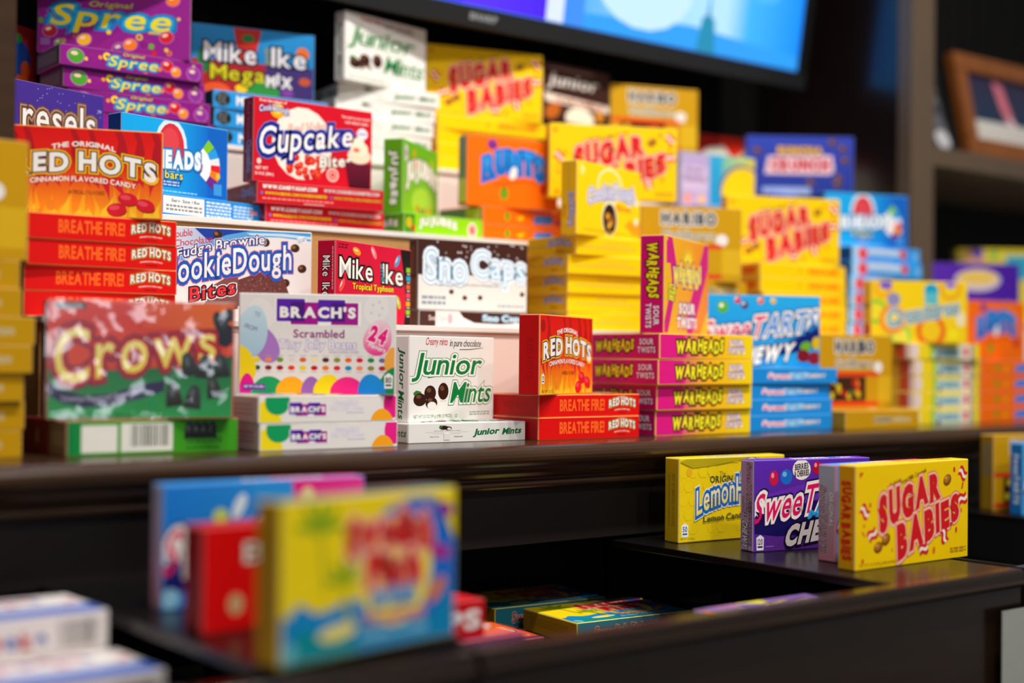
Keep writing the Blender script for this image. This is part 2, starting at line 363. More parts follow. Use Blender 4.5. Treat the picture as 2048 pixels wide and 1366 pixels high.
def f_brach(a):
    a.E(.14, .80, .13, .17, 'dedcdb', 20); a.E(.14, .80, .125, .165, 'e9e6e3', 20)
    a.E(.87, .86, .13, .17, 'dfdddc', -15); a.E(.87, .86, .125, .165, 'eae7e4', -15)
    for x, y in ((.85, .9), (.89, .93), (.91, .87), (.84, .82), (.89, .80)): a.E(x, y, .014, .014, 'cfd3e2')
    logo_b(a, .235, .70, .76, .95)
    a.T('Scrambled', .505, .605, .325, .085, '8e1a7c', b=.03)
    a.T('Tiny Jelly Beans', .50, .485, .49, .115, 'eeeaf2', out=(('9d8cbc', .05),), b=.03); a.T('NATURALLY & ARTIFICIALLY FLAVORED', .665, .425, .19, .025, 'a79cc0', b=.0)
    a.egg(.165, .50, .12, .2, 'a878c4', 25); a.egg(.075, .62, .165, .265, ('v', '9fc3d6', 'c3dfea'), -12)
    a.T('TO', .115, .79, .035, .045, '6a5a8a', b=.0, rot=-15); a.T('FROM', .075, .66, .08, .045, '6a5a8a', b=.0, rot=-18)
    a.egg(.885, .575, .14, .185, ('v', 'ec1587', 'f1d5df'), -14); a.T('24', .885, .60, .115, .17, 'e8137f', out=(('f7f1f2', .05),), b=.07, rot=-18); a.T('Flavors', .88, .475, .115, .05, 'f7f1f2', b=.02, rot=-22)
    top = ['ead31a', 'ef8a52', '6c9a24', 'dcd6cc', 'd9622e', 'ede2a4', '50281f', '8c8f3c', 'ee6422', 'd81f30', '17894c', '6d6a9c']
    bot = ['1b4a3c', '8a2430', 'a8152a', 'e83a24', 'e8cd1c', 'c8141f', 'ea7a1c', 'd8283a', '1391c0', 'f08f66', '93893a', 'b82a3a']
    for i in range(12):
        x = .115 + i * .0725
        a.E(x, .345, .034, .024, top[i]); a.E(x, .265, .034, .024, bot[i]); a.R(x - .022, .382, x + .022, .388, 'b5a6b6'); a.R(x - .022, .222, x + .022, .228, 'b5a6b6')
    a.egg(.015, .29, .14, .2, 'f0d514', 10); a.egg(.055, .05, .08, .16, 'e9148a', 0)
    a.egg(.19, .04, .17, .14, '1ea05a', 5); a.egg(.335, .05, .15, .13, 'fbad18', -5); a.egg(.46, .05, .1, .13, '9a63b4', 0); a.egg(.565, .05, .14, .155, 'f2da16', -10)
    a.egg(.69, .05, .17, .13, 'ec2a8c', 0); a.egg(.985, .34, .09, .14, 'f3a845', 0); a.egg(.98, .08, .14, .2, '128a50', -10); a.egg(.845, .05, .14, .16, '1c8fe0', 10)
    a.R(.03, .045, .17, .105, '6a2f96'); a.T('NET WT 3 OZ (85g)', .10, .075, .125, .032, 'f2eef4', b=.02); cal(a, .955, .13, '110', s=1.2)
def s_brach(a):
    a.egg(.07, .1, .5, .75, 'f2da16', 20); a.egg(.13, .85, .5, .55, '14995a', 0); logo_b(a, .21, .27, .475, .75)
    a.T('Scrambled', .62, .72, .17, .17, 'f2eef4', out=(('b5a6cc', .05),), b=.03); a.T('Tiny Jelly Beans', .62, .5, .25, .18, 'f2eef4', out=(('b5a6cc', .05),), b=.03); a.R(.62, .33, .75, .36, 'b5a6cc')
    a.egg(.97, .72, .42, .6, 'ea1f86', 0); a.egg(.885, .02, .5, .46, 'f7a41b', 0)
    for i, c in enumerate(('f4bcc4', '14995a', 'fbad18', '9a63b4', 'f2da16', 'ec2a8c', '1c8fe0')): a.R(.05 + i * .13, .95, .15 + i * .13, 1, c)
def e_brach(a): a.lines(.1, .25, .9, .75, 3, 'b8949a', 4)

# --- gumdrops in film
def drop(a, u, v, s, r=0):
    cr, sr = math.cos(math.radians(r)), math.sin(math.radians(r))
    pts = [(-.5, -.5), (.5, -.5), (.42, 0), (.28, .42), (0, .55), (-.28, .42), (-.42, 0)]
    a.poly_m([(u * a.W + s * a.H * (x * .75 * cr - y * sr), v * a.H + s * a.H * (x * .75 * sr + y * cr)) for x, y in pts], ('v', '15191b', '3d4346'))
    a.E(u - .008, v + s * .12, s * .09, s * .22, '5b6265', r)
def f_crows(a):
    a.R(0, .45, 1, 1, ('v', 'e0482a', 'cf2a2a')); a.P([(0, .82), (.5, .9), (1, .86), (1, 1), (0, 1)], 'd63a30'); a.R(.5, .78, 1, 1, ('h', 'd94a2c', 'e8702a'))
    a.P([(0, 0), (1, 0), (1, .55), (.7, .45), (.4, .42), (.15, .40), (0, .42)], ('v', '22a050', '0c5a38'))
    a.P([(0, .33), (.08, .25), (.2, .2), (.34, .22), (.5, .3), (.62, .33), (.62, .24), (.5, .18), (.34, .11), (.2, .1), (.08, .14), (0, .22)], '2c2150')
    a.T('Licorice Flavored Gumdrops', .29, .21, .42, .055, 'c9c4e0', b=.01, rise=.07, arc=-.03)
    a.T('Crows', .47, .6, .86, .42, ('v', 'f3d94a', 'f7ea9a'), out=(('7c1f3c', .1), ('c0222e', .06)), b=.06, rise=.16, tp=(1.15, .8), gap=.15)
    for u, v, s, r in ((.75, .47, .2, 10), (.84, .45, .2, -5), (.93, .46, .2, 5), (.67, .21, .2, 8), (.78, .19, .2, -8), (.89, .27, .18, 10)): drop(a, u, v, s, r)
    for u, v, rx, ry, r in ((.93, .82, .06, .12, 25), (.96, .72, .07, .1, -20), (.97, .9, .05, .06, 0)): a.E(u, v, rx, ry, '1b2230', r)
    a.R(.045, .93, .2, .985, '3c4a58'); a.T('Tootsie', .122, .957, .12, .04, 'd8dce0', b=.02)
    a.T('NET WT 6.5 OZ (184 g)', .26, .035, .38, .035, '0d4a2c', b=.01)
def s_crows(a):
    a.R(0, 0, .14, 1, ('h', '0d7a44', '23983c')); a.R(.08, .1, .28, .86, 'e8e6dc'); a.R(.30, .1, .6, .9, 'e8e6dc'); a.bars(.355, .24, .575, .86, '3a3a36')
    for i in range(4): drop(a, .7 + i * .045, .66, .5, 5 - 4 * i)
    a.lines(.68, .28, .9, .46, 2, '2c6a22', 2); a.lines(.68, .1, .9, .2, 1, '2c6a22', 3)
def e_crows(a): a.R(.62, 0, 1, 1, '8a7350'); a.R(0, 0, .62, 1, '7a2214'); a.E(.35, .5, .1, .25, 'a8862e'); a.lines(.68, .3, .95, .7, 3, 'b09a70', 4)

# --- sour twists
def f_war(a):
    a.R(0, 0, 1, 1, ('h', 'f2b81a', 'f0871e')); a.P([(.08, 0), (.3, .6), (.16, 1), (.06, 1), (.16, .55), (0, .1), (0, 0)], 'd3127c'); a.P([(.62, 0), (1, .75), (1, 1), (.9, 1), (.5, .2), (.5, 0)], 'd3127c'); a.P([(.8, 0), (1, .3), (1, 0)], 'f2c51a')
    a.T('WARHEADS', .5, .62, .62, .2, 'f6e224', out=(('5a0a4a', .09), ('fbfbf0', .03)), b=.05, jit=.03)
    for i in range(9):
        an = math.radians(20 + i * 17.5); a.P([(.5 + .03 * math.cos(an + .4), .74 + .05 * math.sin(an + .4)), (.5 + .2 * math.cos(an) / a.k * 1.2, .76 + .2 * math.sin(an)), (.5 + .03 * math.cos(an - .4), .74 + .05 * math.sin(an - .4))], 'f7e23c')
    a.T('SOUR', .5, .27, .36, .12, 'f6f2f0', out=(('8a1a5c', .09),), b=.05); a.T('TWISTS', .5, .12, .44, .12, 'f6f2f0', out=(('8a1a5c', .09),), b=.05)
    a.T('WILD', .16, .42, .12, .2, 'f2ee2a', out=(('7a8a10', .08),), b=.04, rot=80); a.R(.04, .72, .12, .95, 'd3127c')
def s_war(a):
    a.R(0, 0, .2, 1, ('h', 'd80d84', 'd8127c')); a.R(.2, 0, .5, 1, ('h', 'd8127c', 'f4b31a')); a.R(.5, 0, 1, 1, ('h', 'f4b31a', 'f5d611')); a.P([(0, 0), (.26, 0), (.31, .5), (.24, 1), (0, 1)], 'dc1a80')
    a.T('WARHEADS', .42, .52, .5, .52, 'f7ea2c', out=(('5a2a18', .14), ('6a4a10', .05)), b=.05, jit=.045, sh=.08)
    a.T('SOUR', .815, .68, .15, .25, 'f5eef2', out=(('7a3a86', .09),), b=.035); a.T('TWISTS', .815, .36, .185, .25, 'f5eef2', out=(('7a3a86', .09),), b=.035)
def e_war(a):
    a.T('WARHEADS', .36, .53, .56, .44, 'eadb1e', out=(('5a1020', .14), ('6a5a10', .05)), b=.05, jit=.045, sh=.08)
    a.T('SOUR', .82, .68, .2, .24, 'f0e0ea', out=(('6a0a44', .07),), b=.035); a.T('TWISTS', .82, .36, .25, .24, 'f0e0ea', out=(('6a0a44', .07),), b=.035)

# --- fruit tarts, several boxes
def sweetarts(a, u, v, w, h, rise, outc='f4efea', pink='dd1460', blue='1b7fd0', shc='14286a'):
    a.T('SweeTARTS', u, v, w, h, [pink] * 5 + [blue] * 4, out=((shc, .13), (outc, .085)), b=.055, sh=.25, rise=rise)
def f_sweet(a):
    a.R(0, 0, 1, 1, ('v', '1a8fdc', '26a8e8')); a.P([(0, .15), (.5, .3), (1, .5), (1, .12), (.6, 0), (0, 0)], '1f9be0'); a.P([(.38, .25), (.72, .36), (1, .56), (1, .3), (.75, .2), (.4, .1)], '0d1a70')
    for u, v, r, c in ((.19, .83, .085, '54b022'), (.31, .93, .05, 'd3202e'), (.37, .86, .055, '50306a'), (.50, .925, .05, 'e8641c'), (.605, .925, .045, 'e0b416')): a.E(u, v, r, r, c); a.E(u - .01, v + .02, r * .4, r * .35, 'f4f4ea')
    sweetarts(a, .505, .57, .93, .3, .19)
    a.T('CHEWY', .53, .18, .5, .26, 'f5f3ef', out=(('0d1450', .06),), b=.06, sh=.3, rise=.1); a.T('mini', .52, .36, .18, .07, '38b4f0', b=.04, sh=.25, rise=.03)
    a.E(.88, .3, .09, .07, '6aa830', 20); a.E(.86, .17, .1, .09, '7a1426'); a.E(.95, .14, .1, .09, '8c1a2e'); a.E(.97, .35, .07, .09, 'd6b41a')
def s_sweet(a):
    a.T('Sweet', .35, .5, .25, .38, 'f25a8a', out=(('f6eef0', .08),), b=.05, sh=.25); a.T('TARTS', .56, .5, .2, .36, '7cc4ee', out=(('dff0fa', .06),), b=.04, sh=.25); a.T('CHEWY', .76, .5, .2, .28, 'f2f4f8', out=(('1a3a8a', .07),), b=.05, sh=.3)
def e_sweet(a): a.T('SweeTARTS', .5, .5, .7, .4, 'e8f2fa', b=.03, sh=.2)
def f_sweet2(a):
    a.R(0, 0, .62, 1, ('h', '1a78d2', '2a96e6')); a.R(.62, 0, 1, 1, ('h', 'e81a86', 'ef3a9a')); a.P([(.5, 0), (.7, 0), (.62, 1), (.42, 1)], '2a96e6'); a.R(0, .14, 1, .3, '141a6c')
    sweetarts(a, .5, .5, .98, .36, .1); a.E(.36, .8, .05, .11, 'dcecf6', -25); a.E(.27, .72, .07, .07, 'c3d86a'); a.E(.5, .76, .08, .05, 'f0a08a', 40); a.E(.7, .84, .07, .09, 'f0e49a'); a.E(.04, .09, .08, .08, '8ac4e0')
    a.T('ORIGINAL', .6, .22, .4, .1, 'f2f2f2', b=.04)
def s_sweet2(a): a.R(.55, 0, 1, 1, 'e8208c'); a.R(0, 0, .55, 1, '2a96e6'); a.T('SweeTARTS', .6, .5, .4, .5, 'f6d8ea', out=(('f4f0f4', .06),), b=.04, sh=.25)
def e_sweet2(a): a.R(.6, 0, 1, 1, 'd89ab0'); a.R(0, 0, .6, 1, ('h', 'a8a8b8', 'c4a0b0')); a.T('SweeTARTS', .5, .5, .6, .5, 'c0a8b6', b=.03)
def f_ps(a):
    a.R(0, 0, 1, 1, ('v', '5a2a8c', '5a2ab4')); a.P([(0, .43), (.3, .48), (1, .66), (1, .3), (.5, .16), (.2, .16), (0, .2)], '18125e'); a.P([(.1, .62), (.5, .75), (1, .9), (1, .7), (.4, .5), (.1, .5)], '6a2fb8')
    a.E(.40, .885, .125, .115, 'f2efe9'); a.T('BERRIES', .40, .92, .115, .07, '26202a', b=.04, rise=.02); a.T('& CHERRIES', .40, .845, .125, .07, '26202a', b=.04, rise=.02)
    a.E(.165, .80, .06, .085, 'cc1a48'); a.E(.155, .83, .02, .03, 'f09aae'); a.E(.27, .81, .08, .085, '1a6fd2'); a.E(.255, .84, .03, .03, '7ab8f0'); a.E(.53, .90, .06, .075, 'b8142e'); a.E(.52, .93, .02, .025, 'f09aae')
    sweetarts(a, .5, .565, .98, .33, .20, shc='20104c')
    a.T('MINI', .60, .405, .28, .1, '2aa0e4', b=.05, sh=.3, rise=.05); a.T('CHEWY', .58, .215, .62, .25, 'e6e0dc', out=(('140f30', .09),), b=.06, sh=.3, rise=.12)
    cal(a, .055, .09, '120', '1a1a2a', 'e8e2ec', 1.3); a.R(.1, .05, .17, .06, '8a6ab0')
def s_ps(a): a.R(0, .0, 1, 1, '6428c8'); a.T('SweeTARTS', .52, .5, .3, .6, 'e8d4ec', out=(('f2eaf2', .06),), b=.03, sh=.25); a.T('MINI', .72, .5, .08, .4, '4ab4f0', b=.05); a.T('CHEWY', .84, .5, .14, .5, 'f2e8f2', b=.05)
def e_ps(a):
    a.T('SweeTARTS', .30, .68, .52, .34, 'd9a8b8', out=(('f0e4ee', .09), ('4a3040', .07)), b=.03, sh=.25); a.T('MINIS', .52, .36, .2, .3, 'c9b6cc', out=(('26202c', .06),), b=.04, sh=.25)
    a.T('CHEWY', .82, .36, .3, .42, 'f2eaf0', out=(('26202c', .09),), b=.05, sh=.25); a.lines(.45, .62, .95, .9, 2, '6a5468', 3)
def f_rs(a): a.R(0, 0, .5, 1, '2a9be2'); a.R(.5, 0, 1, 1, 'e6246c'); sweetarts(a, .5, .55, .9, .34, .1)
def s_rs(a): a.R(0, 0, .5, 1, '2a9be2'); a.R(.5, 0, .66, 1, ('h', '2a9be2', 'e6245c')); a.R(.66, 0, 1, 1, 'e6245c'); a.T('SweeTARTS', .5, .5, .32, .56, 'e8587c', out=(('f4ecec', .09),), b=.04, sh=.25)
def e_rs(a):
    a.R(0, 0, .45, 1, ('h', 'a9bcca', 'b4a9b8')); a.R(.45, 0, 1, 1, ('h', 'b4a9b8', 'dc8c9c')); a.T('SweeTARTS', .56, .3, .68, .4, 'c9aab6', out=(('ece0e6', .09), ('5a4650', .06)), b=.03, sh=.25); a.T('ORIGINAL', .46, .75, .36, .26, 'f2ecee', out=(('8a7a84', .06),), b=.04, sh=.25)

# --- caramels, yellow box
RB = ('d61f26', 'f3e7d6', 'd61f26')
def f_sugar(a):
    a.T('Delicious', .335, .812, .1, .055, '6a3d10', b=.02, rise=.035, rot=9); a.T('Candy Coated Milk Caramels', .445, .835, .33, .06, '6a3d10', b=.02, rise=.09, rot=6, gap=.05)
    a.T('SUGAR', .465, .645, .54, .34, 'd0181f', out=(('c8201f', .095), ('f3b9a0', .075)), b=.075, rise=.26, tp=(1.12, .8), jit=.012, sh=-.06, gap=.1)
    a.T('BABIES', .63, .375, .56, .34, 'd0181f', out=(('c8201f', .095), ('f3b9a0', .075)), b=.075, rise=.3, tp=(1.08, .8), jit=.008, sh=-.06, gap=.1)
    for u, v, r in ((.80, .80, 30), (.19, .20, 20), (.255, .27, 35)): a.E(u, v, .07, .055, '7c4610', r); a.E(u - .004, v + .012, .052, .036, 'b06f1e', r); a.E(u - .012, v + .022, .02, .014, 'd8a050', r)
    for u, v, r in ((.945, .855, -28), (.945, .60, 20), (.075, .555, -32), (.14, .33, 35), (.585, .135, 18), (.775, .24, -62)): a.wave(u, v, .14, .11, None, r, RB)
    for u, v, rx, ry, c in ((.865, .90, .018, .03, 'c8201c'), (.12, .615, .014, .025, 'd02a1a'), (.07, .42, .016, .022, 'e0781a'), (.935, .48, .014, .025, 'e0781a'), (.68, .11, .022, .035, 'e0701a'), (.885, .29, .015, .03, 'c8201c'), (.06, .085, .018, .025, 'd02a1a'), (.31, .16, .014, .025, 'e0901a')): a.E(u, v, rx, ry, c)
    for u, v in ((.045, .9), (.84, .34)): a.P([(u - .014, v + .03), (u + .02, v + .03), (u - .012, v - .03)], 'c8201c')
    a.P([(.05, .36), (.06, .37), (.082, .32), (.075, .31)], 'd05a1a'); a.P([(.94, .76), (.955, .77), (.945, .70), (.932, .69)], 'b8301a')
    a.T('NET WT 6 OZ (170 g) (MIN. 100 PIECES)', .20, .045, .33, .035, 'a87414', b=.0); a.lines(.83, .06, .98, .12, 2, 'b8861a')
def s_sugar(a):
    a.T('SUGAR BABIES', .73, .55, .36, .38, 'ea5412', b=.06, jit=.03, gap=.06); a.E(.45, .55, .12, .12, 'b08a1a'); a.E(.95, .5, .1, .1, 'b08a1a')
def e_sugar(a): a.T('SUGAR', .34, .5, .38, .56, 'cf2418', b=.07, jit=.03, gap=.06); a.T('BABIES', .73, .5, .36, .56, 'cf2418', b=.07, jit=.03, gap=.06); a.lines(.25, .86, .9, .95, 1, 'b8861a', 5)

# --- lemon candy
def f_lemon(a):
    r = random.Random(4)
    for i in range(12):
        for j in range(7):
            u = (i + .5 * (j % 2)) / 11.5; v = j / 6
            if r.random() < .85: a.E(u, v, .085, .085, 'e8c40e', n=6); a.E(u, v, .076, .076, 'efcf12', n=6)
    a.P([(0, .96), (.1, 1), (.75, 1), (.55, .95), (.3, .90), (.12, .88)], 'b8a416')
    a.E(.09, .83, .05, .05, 'e8b020'); a.T('The', .40, .80, .06, .055, '5a5a1e', b=.0); a.T('ORIGINAL', .43, .735, .30, .085, '3a4a2c', b=.03, gap=.1)
    a.E(.66, .86, .155, .13, '1f63b4', 35); a.P([(.535, .80), (.55, .74), (.60, .79), (.58, .83)], '1f63b4'); a.E(.66, .86, .14, .115, 'f3db1e', 35); a.E(.69, .66, .05, .03, '2a5ac0')
    a.T('LemonHeads', .505, .485, .70, .30, ('v', 'f0d85a', 'f6f2e4'), out=(('f2f0e8', .13), ('1a67b8', .10)), b=.05, arc=.12, rise=.06, gap=.16)
    a.T('Lemon Candy', .42, .27, .40, .1, '3a4a2c', b=.02, rise=.03); cal(a, .055, .14, '50', '1a5aa8', 'f2f2e8', 1.3); a.T('NET WT 5 OZ (142 g)', .08, .045, .13, .03, '8a8418', b=.0)
def s_lemon(a): a.T('LemonHeads', .5, .5, .4, .5, 'f6f2e4', out=(('1a67b8', .09),), b=.04)
def e_lemon(a): a.T('BEST BY 08/11/2022 0A TAX2021', .5, .62, .62, .2, '8a7a1a', b=.0); a.lines(.2, .25, .82, .4, 1, 'a8942a', 6)

# --- red velvet cupcake bites
def f_cupc(a):
    a.E(.40, .50, .42, .44, 'f6dfd2'); a.E(.40, .5, .41, .43, 'f9e6da')
    r = random.Random(5)
    for i in range(26): u, v = r.uniform(.27, .55), r.uniform(.11, .34); a.E(u, v, .05, .04, r.choice(('b8141a', 'd8301c', 'c81e1c')), r.uniform(0, 180)); a.E(u - .005, v + .012, .016, .012, 'ee7a5a')
    a.T('Red Velvet', .46, .70, .36, .12, 'f6dccb', out=(('a8322e', .045),), b=.02, sh=.2, rise=.1)
    a.T('Cupcake', .435, .53, .78, .40, 'f4f2f0', out=(('6a86cc', .125), ('1c2488', .105)), b=.085, rise=.2, sh=.08, tp=(1.15, .85), gap=.2)
    a.T('Bites', .68, .33, .27, .14, 'f3efe6', out=(('6a4a3a', .05),), b=.05, rise=.06)
    a.E(.19, .86, .1, .09, 'f0a81c'); a.E(.19, .88, .07, .06, 'f7dc3c'); a.T('CookieDough', .165, .85, .24, .1, 'f2f0f4', out=(('3a3a9a', .1),), b=.05, arc=.03); a.T('From the makers of', .155, .965, .22, .035, 'f6e2de', b=.02)
    a.T('The melt in your mouth', .855, .89, .25, .04, 'f6d2d0', b=.03); a.T('red velvet taste', .86, .835, .2, .04, 'f6d2d0', b=.03)
    a.P([(.765, .34), (.99, .34), (.985, .03), (.80, .03)], ('v', '4a0a1c', '6a1430')); a.E(.885, .43, .17, .1, 'eed9bc'); a.E(.885, .52, .13, .09, 'f3e2c8'); a.E(.88, .6, .08, .06, 'f6e8d2'); a.E(.86, .5, .05, .03, 'd87a5a')
    a.E(.91, .705, .08, .07, 'e9e4ec'); a.R(.875, .695, .945, .715, '8a9ad0'); a.E(.655, .16, .085, .085, 'f2cfc4'); a.E(.655, .16, .065, .065, 'e23a30'); a.E(.655, .16, .04, .04, 'f6e4dc'); a.E(.655, .16, .03, .03, 'd02418')
    a.T('NET WT', .07, .16, .1, .04, 'f4dcd8', b=.02); a.T('3.1 OZ (88g)', .09, .09, .15, .045, 'f4dcd8', b=.02); a.E(.045, .24, .03, .035, 'f0c8c4')
def s_cupc(a):
    a.T('WWW.CANDYASAP.COM', .25, .78, .42, .2, 'f3efec', out=(('4a1014', .03),), b=.06, sh=.15, gap=.05); a.T('WWW.COOKIEDOUGHBITES.COM', .74, .78, .45, .17, 'd8ccca', out=(('4a1014', .02),), b=.05, sh=.15, gap=.05)
    a.T('WWW.FACEBOOK.COM/COOKIEDOUGHBITES', .30, .47, .48, .14, 'd8c21c', b=.05, sh=.1, gap=.05); a.T('WWW.TWITTER.COM/COOKIEDOUGHBTS', .79, .45, .39, .13, 'b8a81c', b=.05, sh=.1, gap=.05); a.R(.028, .4, .045, .54, '5a6ac8'); a.R(.565, .38, .582, .52, '4a5ab8')
    a.lines(.04, .16, .6, .28, 1, 'ee8a88', 7); a.R(.36, 0, .52, .08, 'e6c4b8')
def e_cupc(a): a.T('Red Velvet', .27, .55, .44, .34, '9a5a78', b=.0, sh=.1); a.T('Cupcake', .70, .55, .38, .56, '5a5aa8', out=(('9ab0dc', .04),), b=.05, rise=.05); a.T('Bites', .92, .4, .12, .25, '8a6a9a', b=.02)

# --- fudge brownie cookie dough bites
def f_fudge(a):
    a.P([(0, 1), (.62, 1), (.42, .93), (.25, .82), (.08, .70), (0, .62)], ('h', 'dfe9f4', '2450b0')); a.P([(.2, 1), (.62, 1), (.45, .94), (.30, .86)], '1f3f9e')
    a.P([(.62, 1), (1, 1), (1, .9), (.78, .93), (.55, .92), (.35, .82), (.15, .66), (0, .55), (0, .62), (.08, .70), (.25, .82), (.42, .93)], ('h', '6ea4dc', '3a9bd8')); a.P([(.55, .96), (.8, .97), (1, .95), (1, .92), (.78, .94), (.58, .94)], 'bfe0f2')
    a.T('Double', .12, .925, .15, .075, 'c8203c', b=.0, rise=.04); a.T('Chocolate', .20, .85, .25, .075, 'c8203c', b=.0, rise=.07)
    for u, v, r in ((.36, .93, -30), (.68, .87, -30), (.885, .82, 0), (.935, .60, 10), (.82, .44, 10)): a.E(u, v, .05, .045, '43261a', r); a.E(u - .01, v + .01, .022, .018, '8a6040', r)
    a.P([(.46, .18), (.88, .18), (.80, .52), (.74, .60), (.6, .52), (.5, .46), (.44, .3)], '6a3a36'); a.P([(.25, .1), (.5, .15), (.5, .5), (.42, .48), (.34, .4)], '7a4a48')
    r = random.Random(2)
    for i in range(70): a.E(r.uniform(.5, .8), r.uniform(.2, .48), .012, .01, r.choice(('7d4a46', '56302c', '8a5a58')), n=6)
    a.T('Fudge Brownie', .385, .785, .58, .135, 'f6ece4', out=(('f2f2f6', .12), ('2a3f90', .085)), b=.022, rise=.2, arc=.03)
    a.T('CookieDough', .43, .565, .86, .36, ('v', 'f6ded6', 'f4f6fa'), out=(('c04a8c', .115), ('1f56b4', .095)), b=.022, rise=.22, arc=.04)
    a.T('Bites', .33, .335, .30, .15, 'e3303a', out=(('f6f2ee', .11), ('201a20', .07)), b=.022, rise=.1)
    a.E(.93, .91, .055, .04, 'eef2f6'); a.T('EGG FREE', .93, .92, .06, .022, '4a6a9a', b=.0, rise=.02); a.T('RECIPE', .93, .895, .045, .022, '4a6a9a', b=.0, rise=.02)
def s_fudge(a): a.T('CookieDough', .4, .5, .5, .5, 'f4f6fa', out=(('1f56b4', .09),), b=.04)
def e_fudge(a): a.T('CookieDough', .5, .5, .7, .5, 'f4f6fa', out=(('1f56b4', .09),), b=.04)

# --- fruit chews: tropical, and the mega mix
def mikeike(a, u, v, w, h, rise, c='f6f1ea', o='16120e', c2='8a8a84'):
    a.T('Mike', u - w * .23, v - rise * .23, w * .50, h, c, out=((o, .075),), b=.07, rise=rise * .5); a.T('Ike', u + w * .34, v + rise * .34, w * .34, h, c, out=((o, .075),), b=.07, rise=rise * .34)
def f_mike(a):
    a.P([(.84, 1), (1, 1), (1, 0), (.90, 0), (.93, .3), (.90, .6)], '15110f')
    for i, c in enumerate(('8cc427', '1fa3c8', 'e05a2a', 'e84a5a', 'f2a31a', '8cc427')): a.R(.93, .70 - i * .11, .985, .76 - i * .11, c); a.R(.94, .67 - i * .11, .98, .685 - i * .11, 'cfcac4')
    mikeike(a, .45, .66, .84, .25, -.04); a.T('and', .60, .665, .12, .085, '3a9ab4', out=(('16120e', .07),), b=.04, rot=-80)
    a.T('Tropical Typhoon', .48, .45, .54, .1, 'f2e21c', out=(('4a0a12', .05),), b=.05)
    for u, v, r, c in ((.26, .89, -15, 'f09a1a'), (.48, .9, -50, 'f27a8a'), (.8, .83, 50, '2a9ad0'), (.08, .46, 55, 'e8524a'), (.82, .3, -60, '9cc42a'), (.5, .2, 20, 'f09a1a'), (.25, .2, -30, '8cc427')): a.E(u, v, .095, .045, c, r); a.E(u - .01, v + .012, .05, .012, 'f6d8c8', r)
    a.lines(.03, .9, .15, .97, 2, '7a0a1c')
def s_mike(a): mikeike(a, .4, .5, .5, .5, 0); a.T('Tropical Typhoon', .8, .5, .3, .3, 'f2e21c', b=.04)
def e_mike(a): mikeike(a, .43, .5, .5, .42, 0); a.T('Tropical Typhoon', .86, .5, .36, .3, 'e8d81c', b=.04); a.lines(.08, .8, .6, .9, 1, 'f09aa4', 6)
def f_mega(a):
    a.R(0, .55, 1, 1, ('v', '1878b8', '1f86c6')); a.R(0, 0, 1, .5, ('h', 'a81a1c', '8a1a2a')); a.P([(.33, 1), (.56, 1), (.5, .5), (.38, .5)], 'b8241c'); a.P([(.6, .5), (1, .5), (1, 0), (.55, 0)], '3a2a6a'); a.E(.55, .1, .3, .14, '2a8a3c'); a.E(.1, .5, .1, .2, '1f6a3a'); a.E(.9, .7, .1, .1, 'd8641c'); a.E(.2, .08, .2, .1, 'd8501c')
    for u, v, c in ((.45, .85, '1f7a3a'), (.4, .12, 'e8c41c'), (.78, .12, '7a3a9a'), (.92, .3, 'b8502a')): a.E(u, v, .09, .06, c)
    mikeike(a, .5, .62, .84, .28, 0, 'dcdce4', '10182a'); a.T('and', .615, .62, .13, .09, '8a8a1c', b=.05, rot=-85)
    a.T('Mega', .37, .3, .44, .28, 'c8c41a', out=(('2a2a10', .07),), b=.07); a.T('MIX', .71, .28, .22, .17, 'dcdce4', out=(('20183a', .07),), b=.06, jit=.02)
def s_mega(a): a.E(.08, .5, .45, .38, '1a1c1e'); a.lines(.035, .2, .115, .8, 4, '6a6e70', 6); a.T('Mike and Ike', .42, .5, .45, .5, 'f0f2f4', out=(('c8d8e8', .03),), b=.08); a.R(0, .93, 1, 1, 'd87a5a'); a.T('Mega MIX', .82, .5, .24, .4, 'e8e41c', b=.05)
def e_mega(a): a.R(0, 0, 1, 1, '15506c'); a.lines(.2, .3, .8, .7, 2, '2a6a86', 6)

# --- nonpareils
def f_sno(a):
    a.R(0, 0, 1, .5, 'e2ded8'); a.R(0, .45, 1, 1, '40231d'); a.P([(0, .5), (.2, .46), (.45, .52), (.7, .45), (1, .5), (1, .36), (0, .36)], 'e2ded8'); r = random.Random(3)
    for i in range(34): a.E(r.uniform(.02, .98), r.uniform(.62, .98), .014, .014, r.choice(('cfc4c0', 'a89a96', 'e9e4e0')), n=8)
    a.T('Sno', .25, .62, .36, .42, 'dcecf6', out=(('5a8ab0', .12), ('f4f6f8', .10), ('8ab8d8', .04)), b=.06, gap=.18, rise=-.03); a.T('Caps', .73, .60, .48, .48, 'dcecf6', out=(('5a8ab0', .12), ('f4f6f8', .10), ('8ab8d8', .04)), b=.06, gap=.18, rise=-.05)
    a.T('Semi-Sweet Chocolate Nonpareils', .46, .375, .54, .05, '8aa0b0', b=.01); a.lines(.04, .07, .25, .22, 2, '8a9aa8', 2)
    for u, v in ((.42, .19), (.56, .2), (.3, .27), (.95, .27)): a.E(u, v, .04, .035, '4a2a1e')
    a.lines(.72, .06, .97, .12, 1, 'a8b4bc')
def s_sno(a): a.P([(.36, .95), (1, .95), (1, .4), (.75, .25), (.5, .3), (.4, .6)], '40231d'); a.P([(0, 1), (.15, 1), (.15, 0), (0, 0)], '4a2c26'); a.R(.15, .2, .36, 1, 'ecdcd8'); a.T('Sno Caps', .17, .5, .16, .4, 'd8c4c4', b=.05); a.E(.28, .5, .16, .3, 'd8a8b4'); a.T('Sno Caps', .77, .55, .38, .5, 'dcecf6', out=(('7aa0bc', .09),), b=.05)
